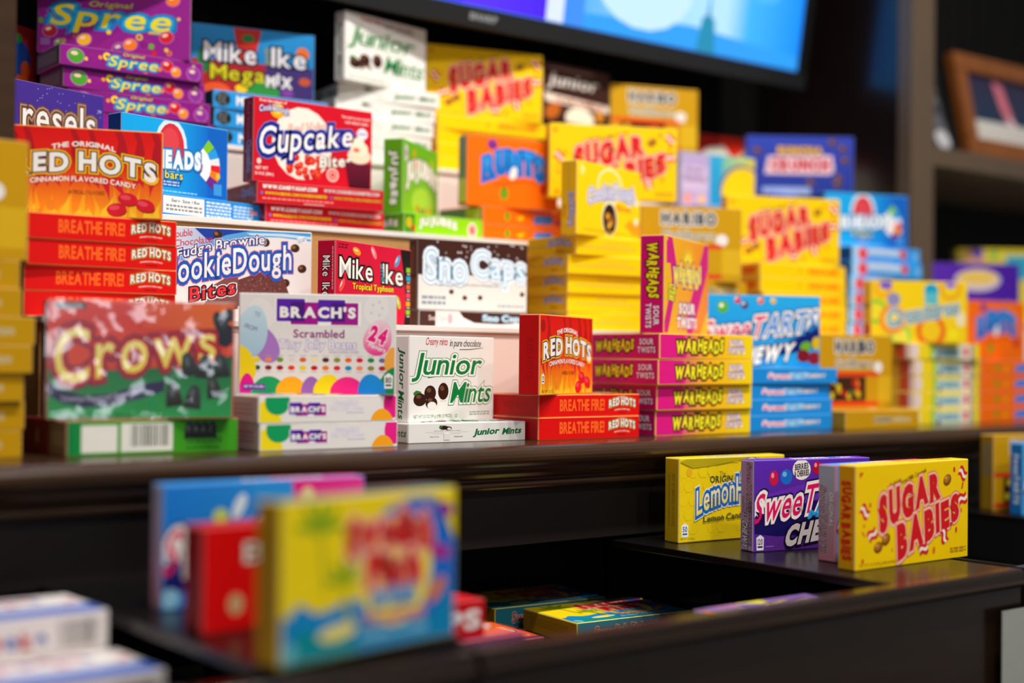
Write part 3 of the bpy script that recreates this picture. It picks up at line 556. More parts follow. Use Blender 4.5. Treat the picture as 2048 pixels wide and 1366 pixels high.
def e_sno(a): a.R(.55, 0, 1, 1, '6a4a3c'); a.lines(.1, .3, .5, .7, 2, '7a5a50', 5)

# --- peanut cookie dough, yellow
def f_yck(a):
    a.E(.5, .72, .33, .25, 'f5ecb8'); a.E(.5, .72, .3, .22, 'f2d51c')
    a.E(.50, .27, .2, .24, 'f4efd2'); a.E(.50, .26, .18, .22, '30190f')
    for u, v, c in ((.47, .3, 'f0a41c'), (.53, .22, 'c8802a'), (.49, .18, 'e8b43c'), (.55, .3, '7a4a24'), (.46, .22, '6a3a1c')): a.E(u, v, .045, .05, c)
    a.T('CookieDough', .53, .56, .74, .26, 'f0edf2', out=(('3a4ab0', .12), ('f0edf2', .095), ('3a4ab0', .05)), b=.05, arc=.06, rise=.12, gap=.18); a.T('Bites', .72, .44, .22, .08, 'e8741c', b=.05)
    a.P([(.74, .2), (.83, .3), (.9, .24), (1, .3), (1, .06), (.86, .1)], 'f09a16'); a.P([(.06, .96), (.12, .9), (.08, .8), (.05, .85)], 'f2e68a')
    for v in (.55, .28): a.E(.93, v, .045, .05, 'f0e9da')
    a.lines(.1, .06, .9, .1, 1, 'c8a01a')
def s_yck(a): a.lines(.3, .62, .62, .74, 1, 'd0a83a', 3); a.lines(.06, .36, .7, .5, 1, 'c8a04a', 4); a.lines(.76, .3, .95, .7, 2, 'd8b44a', 5)
def e_yck(a): a.T('CookieDough', .66, .56, .46, .42, 'd8cfd8', out=(('5a5aa0', .13),), b=.05, arc=.12); a.T('Bites', .68, .25, .16, .2, 'b8601a', b=.05); a.lines(.04, .42, .4, .56, 1, 'b09040', 5)

# --- gold gummy boxes
def f_hari(a):
    a.T('HARIBO', .47, .84, .54, .17, '4a4f58', out=(('d8d4cc', .10),), b=.07, gap=.16); a.T('Goldbears', .47, .62, .52, .13, '7a7468', out=(('d8d0bc', .07),), b=.03, gap=.1)
    a.E(.8, .565, .09, .08, 'e6e0da'); a.R(0, .44, .8, .5, 'd8341c'); a.R(0, .04, .8, .10, 'd8341c'); a.R(.8, .1, 1, .44, 'd4a81c')
def w_hari(a):
    r = random.Random(6); a.R(0, 0, 1, 1, '3c1f10')
    for i in range(16): a.E(r.uniform(.05, .95), r.uniform(.1, .9), .16, .13, r.choice(('b81a1c', '2a6a2a', 'd8a01c', 'd8701c', 'c8b41c')), r.uniform(0, 180))
def s_hari(a): a.T('HARIBO', .50, .5, .24, .3, '6a6250', out=(('d8ccae', .07),), b=.05); a.T('Goldbears', .76, .52, .24, .3, 'b09a5a', out=(('d8ccae', .05),), b=.03)
def e_hari(a): a.R(.1, .2, .55, .8, '8a7a50'); a.lines(.6, .3, .95, .7, 2, 'a8862e', 4)

# --- taffy bars, blue
def f_air(a):
    a.R(0, 0, .45, 1, '16a6ea'); a.R(.45, 0, .8, 1, ('h', '16a6ea', '1269c8')); a.R(.8, 0, 1, 1, '1260c0'); a.E(.45, .66, .27, .36, 'cfe6f2'); a.E(.45, .64, .22, .32, 'd0303c'); a.E(.44, .7, .15, .2, 'd8444e')
    for i, (c, r) in enumerate((('7cc42a', 48), ('2a9ae0', 28), ('dfe3e8', 10), ('d8242c', -4), ('f07a1c', -18), ('6a2a8a', -34))):
        an = math.radians(r); x, y = .66, .44; L = .26; w = .07; dx, dy = math.cos(an), math.sin(an)
        P = []
        for l, s in ((.0, -.3), (1, -1), (1, 1), (0, .3)): P.append(((x * a.W + (dx * L * l * a.W) - dy * w * s * a.H), (y * a.H + dy * L * 1.7 * l * a.H + dx * w * s * a.H)))
        a.poly_m(P, c); P2 = [(p[0] * .65 + q[0] * .35, p[1] * .65 + q[1] * .35) for p, q in ((P[0], P[1]), (P[1], P[0]), (P[2], P[3]), (P[3], P[2]))]
        a.poly_m(P2, 'eef0f2')
    a.T('AIRHEADS', .40, .47, .66, .25, 'f2f5f8', out=(('1f6ab0', .12), ('6ab0d8', .05)), b=.06, rise=.06, gap=.16)
    a.T('6 bars', .44, .27, .24, .11, 'e8e41c', out=(('1a4aa0', .07),), b=.05); a.P([(.34, .2), (.56, .2), (.53, .1), (.37, .1)], '1258b0'); a.lines(.38, .11, .53, .19, 2, 'a8c8ec')
    a.lines(.05, .03, .7, .06, 1, '9ad4f2'); a.E(.9, .33, .04, .05, 'e0b83a'); a.R(.86, .06, .94, .22, '3a94dc')
def s_air(a):
    a.R(0, 0, 1, 1, '1d84d4'); a.R(.02, .1, .42, .92, 'f2f2f0'); a.T('Serv. Size: 1 Bar', .24, .72, .28, .16, '2a2a2c', b=.02); a.lines(.05, .2, .4, .55, 2, '8a8a8a', 4)
    a.lines(.44, .08, .7, .9, 5, 'cfe4f6', 5); a.lines(.72, .2, .93, .85, 4, 'bcd8f2', 6); a.R(.9, .45, .97, .65, 'd88a94'); a.E(.89, .15, .1, .1, 'cfe4f6')
def e_air(a): a.R(0, 0, 1, 1, '0a3f94')
def s_air2(a):
    a.R(0, 0, .12, 1, 'a4d2f2'); a.E(.14, .5, .5, .52, 'c8b4d8'); a.E(.15, .5, .4, .42, 'e0404a'); a.R(.22, .5, .72, .86, 'c3cfe6'); a.R(.3, .2, .62, .42, '1f96de'); a.R(.22, .04, .6, .16, 'a8a4d4'); a.E(.74, .6, .35, .36, 'c84a5a'); a.R(.9, .3, .97, .7, '7ab4ea'); a.R(.55, .42, .7, .55, '8ac4e0')
def e_air2(a): a.R(0, 0, 1, 1, '0a4a86')

# --- chewy coated candy, purple
def spree(a, u, v, w, h, rise, col=('v', 'e8cf12', 'f0dc1e')): a.T('Spree', u, v, w, h, col, out=(('1c6fc0', .13), ('18a0c8', .07)), b=.06, sh=.3, rise=rise, gap=.17)
def cand(a, u, v, rx, ry, c, r=0): a.E(u, v, rx * 1.14, ry * 1.14, 'b868b0', r); a.E(u, v, rx, ry, c, r); a.E(u - .01, v + ry * .35, rx * .45, ry * .3, 'f0c8b0', r)
def f_spree(a):
    a.R(0, 0, 1, 1, '85147e'); a.P([(.3, 0), (1, 0), (1, .9), (.9, 1), (.75, .75)], '8f1a86')
    spree(a, .48, .53, .78, .42, -.02); a.T('Original', .47, .76, .28, .11, 'b0b01c', b=.04, sh=.3)
    for u, v, rx, c in ((.3, .23, .1, 'e8a81c'), (.53, .12, .1, '7a3a8c'), (.60, .19, .1, 'f07a1c'), (.84, .33, .1, 'd01a24'), (.08, .33, .1, 'a8182c'), (.88, .9, .1, 'f0741c'), (.14, .16, .07, '5a9a3a')): cand(a, u, v, rx, rx * .85, c, 20)
    for u, v, r, c in ((.46, .36, .035, 'f0c81c'), (.92, .62, .025, 'f0c81c'), (.74, .18, .045, '6aa42a'), (.76, .08, .04, 'd01a24'), (.84, .14, .03, 'f0c81c'), (.02, .48, .04, '4a9a2a'), (.75, .97, .03, '6aa42a')): a.E(u, v, r, r, c)
    for u, v, r, c in ((.66, .31, .05, 'e8b81c'), (.17, .2, .03, 'e8a01c'), (.86, .09, .04, 'f07a1c'), (.24, .27, .03, 'b85a2a')): a.ring(u, v, r, c, '85147e', .5)
    for u, v, r in ((.69, .2, .08), (.05, .9, .1), (.03, .6, .07), (.8, .95, .09)): a.ring(u, v, r, 'a83a98', '85147e', .9)
    a.R(.72, .37, .8, .40, 'e0b81c'); a.R(.02, .12, .08, .22, '8a5a9a')
def s_spree(a):
    cand(a, .105, .5, .4, .34, '4aa02a', 0); a.E(.175, .42, .09, .09, 'f0c81c'); a.ring(.21, .48, .2, 'a01a86', '8a1580', .85); a.E(.27, .58, .1, .1, 'f0941c'); a.ring(.315, .66, .2, 'f0d01c', '8a1580', .35)
    spree(a, .50, .42, .34, .66, .02); a.T('Original', .5, .85, .15, .2, 'c8c81c', b=.03, sh=.3); a.R(.57, .08, .6, .14, 'e0781c')
    cand(a, .74, .6, .3, .27, 'd0141e', 0); cand(a, .80, .36, .26, .25, 'f08a1c', 10); a.E(.685, .38, .1, .1, 'f0841c'); cand(a, .93, .38, .34, .32, '8a2f96', 0); a.E(.93, .76, .08, .08, 'b0b08a')
def e_spree(a): a.R(.05, .15, .9, .85, '6a5f68'); a.lines(.1, .25, .85, .75, 4, '8a8088', 4)

# --- fruit shaped hard candy, orange
def fruit(a, u, v, s, k):
    if k == 0: a.E(u, v, s * .8, s, '6a9a1c'); a.E(u, v + s, s * .2, s * .3, '3a5a10')
    elif k == 1: a.P([(u - s * .9 / a.k, v), (u, v - s * .5), (u + s * .9 / a.k, v + s * .4), (u, v + s * .05)], 'f0c010')
    elif k == 2: a.E(u, v, s * .9, s * .9, 'c8141c'); a.E(u, v + s * .9, s * .3, s * .2, '3a6a1c')
    elif k == 3: a.E(u, v, s, s, 'ee6a14')
    else: a.E(u, v, s * .9, s * .8, '7a2a86'); a.E(u, v + s * .5, s * .5, s * .4, '8a3a96')
def f_runts(a):
    for u, v, k in ((.27, .89, 4), (.1, .72, 3), (.4, .2, 0), (.85, .3, 2), (.72, .85, 1), (.78, .78, 1)): fruit(a, u, v, .09, k)
    a.T('RUNTS', .50, .56, .66, .32, ('v', '0f62b0', '2f9ae8'), out=(('7a86c8', .13), ('1a6ad0', .09)), b=.06, arc=.1, rise=.05, jit=.01); a.E(.50, .5, .06, .1, 'e8e4e0', -20)
    a.P([(.3, .34), (.6, .42), (.8, .38), (.8, .35), (.6, .38), (.3, .3)], 'e05a0c')
def s_runts(a): fruit(a, .3, .5, .26, 0); fruit(a, .47, .5, .4, 1); a.P([(.63, .2), (.87, .25), (.9, .55), (.86, .78), (.65, .7)], '2a6fd0'); a.T('RUNTS', .76, .5, .2, .3, '5a9ae8', b=.05); fruit(a, .96, .4, .2, 4); a.R(0, .95, 1, 1, 'd8540c')
def e_runts(a): a.R(.0, .1, .62, .9, '7a8a74'); a.R(.62, .1, .95, .9, 'c8c05a'); a.R(0, 0, 1, .12, 'c8661c')

# --- green jujubes
def f_juj(a):
    a.R(0, 0, 1, 1, ('v', '86bd14', '5fae1e')); a.E(.55, .2, .45, .22, 'a6cf2e')
    a.T('JUJUBES', .52, .50, .86, .30, 'f0ece2', out=(('3a5a1c', .10), ('c8c4ba', .05)), b=.07, arc=.14, tp=(1.15, .9), gap=.14)
    for u, v, c in ((.4, .12, 'd8501c'), (.6, .1, 'c81a3a'), (.75, .13, 'e8a01c'), (.3, .85, 'd8a01c'), (.8, .8, 'b8c41c'), (.5, .08, '4a8a1c'), (.35, .7, 'd8781c')): a.E(u, v, .05, .06, c)
    a.E(.08, .82, .06, .12, 'e0c8d8'); a.T('juju', .08, .82, .07, .12, '7a3a8a', b=.03, rot=0)
def s_juj(a):
    a.R(.0, 0, .13, 1, '3f8a1c'); a.R(.13, 0, 1, 1, '8fd012'); a.E(.06, .55, .2, .26, 'c8b41c'); a.E(.11, .3, .12, .16, 'c81a2a')
    a.T('JUJUBES', .42, .5, .48, .5, 'f2eee6', out=(('7a9a4a', .07),), b=.06, arc=.18); a.E(.86, .45, .32, .38, 'f2d0c4'); a.E(.86, .45, .2, .24, 'e86a6a')
def e_juj(a): a.T('JUJUBES', .52, .5, .72, .42, 'f0ece2', out=(('2f5a14', .09),), b=.06, jit=.03)

# --- yellow gummy rings
def f_rings(a):
    for u, v, r, c, c2 in ((.12, .88, .16, 'f0a01c', 'f0c81c'), (.82, .9, .2, 'e8a41c', 'f0d01c'), (.05, .5, .2, '8ac43a', 'e8d82c'), (.3, .1, .2, '9ad04a', 'f0e04a'), (.62, .2, .27, 'e86a1c', 'f0c41c'), (.22, .38, .24, 'f08a2a', 'f0d84a')): a.E(u, v, r, r, c); a.E(u, v, r * .66, r * .66, c2)
    a.E(.15, .93, .11, .08, '7a5ac0'); a.E(.82, .97, .1, .08, '8a6ad0'); a.E(.23, .7, .12, .11, '8a8ab8'); a.E(.62, .85, .13, .12, '16a0c8'); a.R(.55, .62, .69, .82, '5ab8c4'); a.E(.93, .4, .09, .12, 'e8dcb4'); a.E(.85, .15, .1, .08, 'f0e01c')
    a.T('Creatures', .54, .50, .74, .26, 'a8c8d4', out=(('e8e4d0', .1), ('5a7a86', .06)), b=.05, rise=.22, tp=(1.1, .9), gap=.16)
def s_rings(a): a.E(.06, .5, .3, .4, 'e8d8d8'); a.R(0, 0, .08, 1, 'e0c8d0'); a.E(.2, .5, .5, .45, 'ecd018'); a.R(.27, 0, .33, 1, '9ac43a'); a.R(.33, 0, .72, 1, 'cfe0c8'); a.R(.33, .75, .7, 1, 'e8dc6a'); a.T('Creatures', .52, .5, .34, .5, '7ab0c8', out=(('5a8aa0', .05),), b=.06); a.E(.38, .12, .2, .16, '5a5a8a'); a.R(.72, 0, .86, 1, 'ead8d0'); a.R(.76, .25, .82, .75, 'd8242c'); a.R(.86, 0, .93, 1, 'a89a7a'); a.E(.96, .5, .3, .4, 'ecd81c')
def e_rings(a): a.E(.4, .5, .2, .3, '7a6a4a'); a.R(.7, 0, .9, 1, 'c8502a'); a.R(.9, 0, 1, 1, 'ead8dc')

# --- dark chocolate caramels, crunch clusters and other boxes further back
def f_jchoc(a): a.T('Junior', .45, .70, .75, .3, 'cfc6c0', out=(('2a1a16', .05),), b=.07, sh=.25); a.P([(.02, .48), (1, .40), (1, .28), (.05, .33)], 'e6d4c4'); a.T('CARAMELS', .55, .37, .7, .09, '9a4a2a', b=.05, rise=-.03); a.E(.55, .1, .35, .2, 'efe2cc'); a.E(.15, .18, .2, .13, 'b8601c', 30); a.E(.85, .2, .12, .1, 'c8801c'); a.lines(.1, .9, .75, .95, 1, '8a6a60')
def f_crunch(a):
    a.R(0, 0, 1, 1, ('v', '1b2f8c', '2f44b4')); a.R(.15, 0, .6, .14, '9aaede'); a.T('BUNCHA', .50, .76, .42, .13, 'e8b42a', out=(('7a5a2a', .07),), b=.07); a.P([(.17, .36), (.2, .66), (.8, .68), (.82, .42), (.78, .36)], 'e9c4cc'); a.T('CRUNCH', .5, .52, .55, .22, 'c81e3a', out=(('f2dfe2', .06),), b=.09)
    for u, v in ((.86, .3), (.92, .6), (.8, .9), (.9, .8), (.6, .22), (.1, .75), (.85, .2)): a.E(u, v, .08, .07, '5a3a3a'); a.E(u - .01, v + .02, .03, .03, '9a6a4a')
def f_bob(a): a.R(0, 0, .38, 1, 'b4a0cc'); a.R(.02, .3, .36, .75, 'c8b6d4'); a.T('Sour', .19, .68, .24, .1, '7a4a9a', b=.05); a.T('Gummy', .19, .52, .3, .14, '6a2a86', b=.06); a.E(.1, .15, .12, .1, 'e09a8a'); a.E(.28, .15, .1, .1, 'e0b48a'); a.R(.38, 0, .7, 1, ('v', '1f8fc4', '34a4d4')); a.R(.55, .3, 1, 1, ('h', '6ab4a8', 'd8d23a')); a.E(.83, .36, .55, .5, '6a5a8a'); a.E(.84, .3, .52, .5, 'f0cc12'); a.R(.66, 0, 1, .4, 'f0cc12'); a.E(.96, .9, .08, .1, 'd8c41c')
def f_res(a):
    flames(a, .0, 6, .25, .6, 'f2b02a', 4); a.R(.3, 0, 1, .9, '46308e'); r = random.Random(8)
    for i in range(30): a.E(r.uniform(.3, 1), r.uniform(.45, .98), .007, .007, 'b0a8d8', n=6)
    a.T('resels', .56, .58, .70, .42, 'eeeae4', out=(('6a4430', .115), ('b08a6a', .085), ('6a4430', .05)), b=.06, gap=.19); a.T('TM', .95, .78, .035, .04, 'd8d4e4', b=.0)
def f_sk(a): a.E(.45, .5, .6, .42, '1a3a8a'); a.E(.7, .6, .35, .3, '1f4aa0'); a.T('S', .58, .5, .30, .6, 'f0ece8', out=(('15307a', .07),), b=.05); a.E(.83, .3, .16, .13, 'e05a1c', 30); a.E(.88, .5, .08, .1, 'd8501c'); a.E(.8, .85, .05, .06, '2a8a2a'); [a.E(.3 + i * .08, .06, .06, .07, ('e0306a', 'f07a8a')[i % 2]) for i in range(7)]
def f_sf(a):
    a.R(0, 0, 1, .5, ('v', '0a8a9a', '1378c8')); a.R(0, .3, 1, 1, 'f0d416'); a.P([(.35, .35), (.7, .3), (1, .55), (1, .25), (.6, .0), (0, 0), (0, .12), (.06, .33), (.1, .37), (.2, .28)], '1585c4'); a.P([(0, 0), (.1, .22), (.3, .12), (.6, .1), (1, .3), (1, 0)], '0d8a96')
    a.E(.76, .52, .54, .44, '1668c8'); a.P([(.84, 1), (1, 1), (1, .62), (.93, .82)], 'f0d416'); a.E(.63, .5, .33, .36, 'f3dc22'); a.P([(.4, .2), (.6, .14), (.85, .18), (1, .35), (1, 0), (.4, 0)], '0f80b4')
    for u, v, s in ((.2, .82, 1.0), (.33, .48, .7)):
        for r in (0, 40, 85, 130, 175): a.E(u + .05 * s * math.cos(math.radians(r)), v + .07 * s * math.sin(math.radians(r)), .13 * s, .03 * s, '8aa81c', r)
        a.P([(u - .01, v), (u + .01, v), (u + .05, v - .4 * s), (u + .025, v - .4 * s)], 'b8b41c')
    a.T('Swedish', .60, .72, .50, .25, 'd0181c', out=(('f4a898', .11),), b=.09, arc=.05); a.T('Fish', .62, .51, .32, .23, 'd0181c', out=(('f4a898', .11),), b=.09); a.T('mini', .62, .345, .24, .13, '8ab8dc', out=(('2a6ab0', .07),), b=.06); a.T('Tropical', .62, .2, .36, .1, 'b83a6a', out=(('e8b0a0', .06),), b=.06)
    a.E(.93, .86, .08, .05, '8a2a8c', -20); a.E(.9, .58, .1, .05, 'a82a8c', -15); a.E(.88, .33, .11, .05, 'd8781c', 45); a.E(.3, .16, .16, .05, 'e8d878', 5); a.T('ARTIFICIALLY FLAVORED', .62, .1, .4, .045, 'a8d8e8', b=.02); a.E(.05, .08, .05, .06, '6ab4c0')
def s_sf(a): a.T('Swedish Fish mini', .45, .5, .6, .5, '9a4a4a', out=(('d8a8a0', .06),), b=.03); a.T('Tropical', .86, .5, .2, .4, 'b04a6a', b=.03)
def e_sf(a): a.lines(.15, .35, .85, .75, 3, 'c88a2a', 5)
def f_bun(a): a.T('Boston', .52, .73, .62, .2, 'e8dcd4', out=(('6a1a1a', .06),), b=.06); a.T('BAKED', .58, .5, .5, .17, 'e8dcd4', out=(('6a1a1a', .06),), b=.06); a.T('BEANS', .62, .3, .5, .17, 'e8dcd4', out=(('6a1a1a', .06),), b=.06); a.E(.17, .25, .08, .1, 'c8a87a'); a.E(.62, .42, .2, .18, 'c87a7a'); a.E(.64, .4, .12, .12, '4a1a14')
def e_bun(a): a.lines(.3, .4, .7, .6, 1, '8a1418', 2)
def f_baz(a): a.R(0, .0, 1, .30, '1a55c0'); a.R(0, .3, 1, .38, '2a7ad8'); a.R(0, .38, 1, 1, 'ece6e2'); [a.E(.1 + i * .14, .62 + .12 * (i % 2), .06, .05, ('d8303a', '2a4ab0')[i % 2], 10) for i in range(7)]; a.T('Bazooka', .45, .85, .7, .16, 'c8202c', out=(('1a3a9a', .07),), b=.07); a.lines(.5, .31, .95, .36, 1, '9ac0ec')
def s_baz(a):
    for i, ch in enumerate('Bazooka'): a.T(ch, .28 + i * .068, .40 + .02 * (i % 2), .055, (.42 if ch in 'Bk' else .3), ('2a52a8', 'c0202c')[i % 2], b=.1)
    a.bars(.77, .16, .95, .84, '6a6460', 5); a.R(0, 0, 1, .05, 'a87aa0')
def f_skit(a): a.R(0, 0, .5, 1, ('h', '6a2a8a', 'd8341c')); a.R(.5, 0, 1, 1, ('h', 'd8341c', 'e8581c')); a.T('SKITTLES', .56, .55, .8, .34, 'f2eee8', out=(('f2a03a', .12), ('1a1410', .085)), b=.07, gap=.14); a.lines(.3, .12, .95, .2, 1, 'e8a89a'); a.R(0, 0, 1, .1, '7a3a6a')
def f_nerd(a):
    a.R(0, 0, 1, 1, '7a5a9a'); r = random.Random(9)
    for i in range(40): a.E(r.random(), r.random(), .12, .09, r.choice(('d8c41c', 'd8343a', '8a6ab8', 'c8a0c8', 'e8e02c', 'b87ab0', 'f07a1c')), r.uniform(0, 180))
    a.T('Chewy', .68, .72, .42, .3, 'e8e02c', out=(('5a3a8a', .09),), b=.06, rise=.1)
def s_snap(a): a.T('SnaPS', .55, .45, .8, .5, 'efe6e4', out=(('d8a4a4', .05),), b=.06, rise=.1)
def f_wp(a): a.R(0, 0, 1, 1, ('h', '5a2ab4', '44189a')); a.E(.52, .7, .42, .2, 'd8c8cc'); a.E(.52, .74, .36, .12, 'e8c45a'); a.P([(.7, .15), (.92, .2), (.92, .35), (.7, .28)], '7a6a9a'); a.E(.18, .3, .1, .14, '6a4a9a')
def f_rk(a): a.R(0, 0, 1, 1, 'd8c42a'); a.E(.2, .8, .2, .25, 'd8a46a'); a.E(.25, .93, .1, .1, '5a3ab0'); a.E(.45, .9, .08, .06, '5ab05a'); a.R(.6, .5, 1, .9, '2aa0c0'); a.E(.3, .5, .2, .1, '6a6ac0')
def f_ck(a): a.R(0, 0, 1, .55, 'd8d0c0'); a.E(.6, .85, .4, .3, 'd82a14'); a.E(.3, .6, .35, .2, 'd8d0c4'); a.P([(.1, .6), (.4, .85), (.6, .5)], 'e0dccc'); a.E(.75, .6, .2, .15, 'd8cc9a')

Y = 'f2c800'
TYPES = {  # w, h, t, front/back colour, side colour, end colour, front, side, end art, words
 'crows': (.1673, .1074, .0321, 'c8342a', '3d9a22', '7a2214', f_crows, s_crows, e_crows, 'red and green film-wrapped gumdrop box'),
 'brach': (.1558, .1005, .0265, 'e4e1de', 'e4e0dc', 'd0bfb4', f_brach, s_brach, e_brach, 'white jelly bean box with coloured eggs'),
 'junior': (.1543, .0932, .0212, 'e9e7e3', 'e9e7e3', 'e9e6e0', f_junior, s_junior, e_junior, 'white chocolate mint box with green lettering'),
 'red': (.1546, .0894, .0253, 'ee8a18', 'df100f', 'c40d10', f_red, s_red, e_red, 'red cinnamon candy box'),
 'war': (.1694, .1171, .0306, 'f2b81a', 'f4c014', 'c40a66', f_war, s_war, e_war, 'magenta and yellow sour candy box'),
 'fudge': (.1718, .1067, .0235, 'e6e3e0', 'e8eef4', 'e8eef4', f_fudge, s_fudge, e_fudge, 'white and blue brownie dough candy box'),
 'cupc': (.1699, .1017, .0255, 'cc0f26', 'c41022', '7c1230', f_cupc, s_cupc, e_cupc, 'red cupcake candy box'),
 'air': (.1533, .085, .024, '16a6ea', '1d84d4', '0a3f94', f_air, s_air, e_air, 'blue taffy bar box'),
 'air2': (.1533, .085, .024, '16a6ea', '2a94e0', '0a4a86', f_air, s_air2, e_air2, 'blue taffy bar box'),
 'spree': (.1816, .0818, .0247, '85147e', '8a1580', '54324e', f_spree, s_spree, e_spree, 'purple coated candy box'),
 'mike': (.165, .091, .0235, 'd20f38', 'd20f38', 'b80c34', f_mike, s_mike, e_mike, 'red fruit chew box with a black right edge'),
 'mega': (.165, .091, .0235, '1878b8', '1f96de', '15506c', f_mega, s_mega, e_mega, 'blue and red fruit chew box'),
 'sugar': (.187, .1025, .0215, Y, Y, 'dfa208', f_sugar, s_sugar, e_sugar, 'yellow caramel candy box with red lettering'),
 'runts': (.1469, .0953, .0239, 'f26c04', 'f06a08', 'b87a3a', f_runts, s_runts, e_runts, 'orange fruit candy box with blue lettering'),
 'juj': (.1412, .0982, .0271, '74b81a', '8fd012', '5f9e16', f_juj, s_juj, e_juj, 'green jelly candy box'),
 'sno': (.1618, .0875, .021, '40231d', 'ece6e0', '4a2a22', f_sno, s_sno, e_sno, 'brown and white chocolate chip candy box'),
 'yck': (.158, .095, .0246, 'f4cf06', 'f4cc04', 'dda804', f_yck, s_yck, e_yck, 'yellow peanut dough candy box'),
 'hari': (.1533, .1042, .0246, 'c4930e', 'c09008', 'a67c0c', f_hari, s_hari, e_hari, 'gold gummy candy box'),
 'sweet': (.1764, .0959, .0205, '1f9be0', '1a8ad8', '1670b8', f_sweet, s_sweet, e_sweet, 'blue chewy tart candy box'),
 'sweet2': (.1764, .0959, .0205, '2a8adc', '2a96e6', 'c0a0b0', f_sweet2, s_sweet2, e_sweet2, 'blue and pink tart candy box'),
 'rings': (.1572, .0908, .0238, 'f0cc14', 'e8d040', 'd8aa2a', f_rings, s_rings, e_rings, 'yellow gummy ring box'),
 'jchoc': (.1424, .0871, .022, '3a201a', '3a201a', '2c1812', f_jchoc, None, None, 'dark brown caramel box'),
 'crunch': (.1775, .0972, .0279, '2438a0', '2438a0', '1a2a86', f_crunch, None, None, 'blue crunchy chocolate box'),
 'bob': (.1511, .0857, .0273, '4aa4c4', '8a9ac4', 'a898c4', f_bob, None, None, 'lilac and yellow gummy box'),
 'res': (.1464, .089, .0144, '46308e', '3c2a7c', '3a2878', f_res, None, None, 'purple box with white bubbly lettering'),
 'misc': (.1549, .0736, .0317, 'b01a20', '9a1a1c', '80161a', f_sk, None, None, 'red candy box with a white letter'),
 'lemon': (.1584, .094, .0247, 'efcf12', 'e9c80e', 'd6ae12', f_lemon, s_lemon, e_lemon, 'yellow lemon candy box'),
 'ps': (.1571, .0974, .0237, '5a2aa8', '6428c8', 'c3a2cc', f_ps, s_ps, e_ps, 'purple mini tart candy box'),
 'rs': (.158, .0983, .023, 'd84a86', 'e6245c', 'c4a4b4', f_rs, s_rs, e_rs, 'pink and blue tart candy box'),
 'sf': (.1575, .1042, .0243, 'f0d416', '2a7a8c', 'd8a010', f_sf, s_sf, e_sf, 'yellow and blue tropical gummy fish box'),
 'bun': (.155, .0746, .0273, 'd8080c', 'c4080c', 'a4060a', f_bun, None, e_bun, 'red baked candy bean box'),
 'baz': (.16, .083, .0292, 'ece6e2', 'e4dcd8', 'd8c8c4', f_baz, s_baz, None, 'white and blue bubble gum box with red and blue letters'),
 'skit': (.155, .095, .024, 'd8441c', '7a3a6a', 'b8341c', f_skit, None, None, 'orange-red fruit candy box'),
 'nerd': (.155, .09, .0272, '7a5a9a', '6a4a86', '5a3a78', f_nerd, None, None, 'purple and yellow chewy candy box'),
 'snap': (.11, .09, .0315, 'c80f1c', 'c40e1a', 'b00c16', None, s_snap, None, 'red licorice candy box'),
 'wp': (.155, .097, .030, '4c209e', '4c209e', '3a1680', f_wp, None, None, 'purple sour candy box'),
 'rk': (.155, .114, .0245, 'd8c42a', 'd8c42a', 'b8a42a', f_rk, None, None, 'yellow and teal gummy box'),
 'ck': (.15, .0965, .025, 'a81a14', '8a1a14', '7a1612', f_ck, None, None, 'red and cream candy box'),
 'sbox': (.1549, .1055, .0245, 'b01a20', '9a1a1c', '80161a', f_sk, None, None, 'red candy box with a white letter'),
}
# ------------------------------------------------------------------ cartons
TYPES['jbase'] = TYPES['misc'][:3] + ('3a201a', '3a201a', '2c1812', None, None, None, 'dark brown candy box')
TYPES['hbase'] = TYPES['misc'][:3] + ('d2a018', 'd0a012', 'b88a14', None, None, None, 'gold candy box')
def ink_mesh(name, polys, mat):
    """polys: list of [(x, y, z, (r, g, b)), ...]"""
    vs = []; fs = []; cs = []
    for p in polys:
        fs.append(tuple(range(len(vs), len(vs) + len(p)))); vs += [q[:3] for q in p]; cs += [q[3] for q in p]
    me = bpy.data.meshes.new(name); me.from_pydata(vs, [], fs); me.update()
    at = me.color_attributes.new('ink', 'FLOAT_COLOR', 'CORNER')
    buf = []
    for c in cs: buf += [c[0], c[1], c[2], 1.0]
    at.data.foreach_set('color', buf); me.materials.append(mat)
    return me
def shell(x0, x1, y0, y1, z0, z1, bev, cf):
    bm = bmesh.new(); bm_box(bm, x0, x1, y0, y1, z0, z1)
    if bev: bmesh.ops.bevel(bm, geom=bm.edges[:], offset=bev, segments=1, profile=0.5, affect='EDGES')
    bm.normal_update(); out = []
    for f in bm.faces:
        c = cf(f.normal); out.append([(v.co.x, v.co.y, v.co.z, c) for v in f.verts])
    bm.free(); return out
LAY = 0.000032
def decals(art, org, ex, ey, n):
    o, ex, ey, n = Vector(org), Vector(ex), Vector(ey), Vector(n); out = []
    for L, poly in art.t:
        d = o + n * (LAY * L)
        P = []
        for x, y, c in poly:
            q = d + ex * x + ey * y; P.append((q.x, q.y, q.z, c))
        a = (Vector(P[1][:3]) - Vector(P[0][:3])).cross(Vector(P[2][:3]) - Vector(P[0][:3]))
        if a.length < 1e-12: continue
        if a.dot(n) < 0: P = P[::-1]
        out.append(P)
    return out
_TM = {}
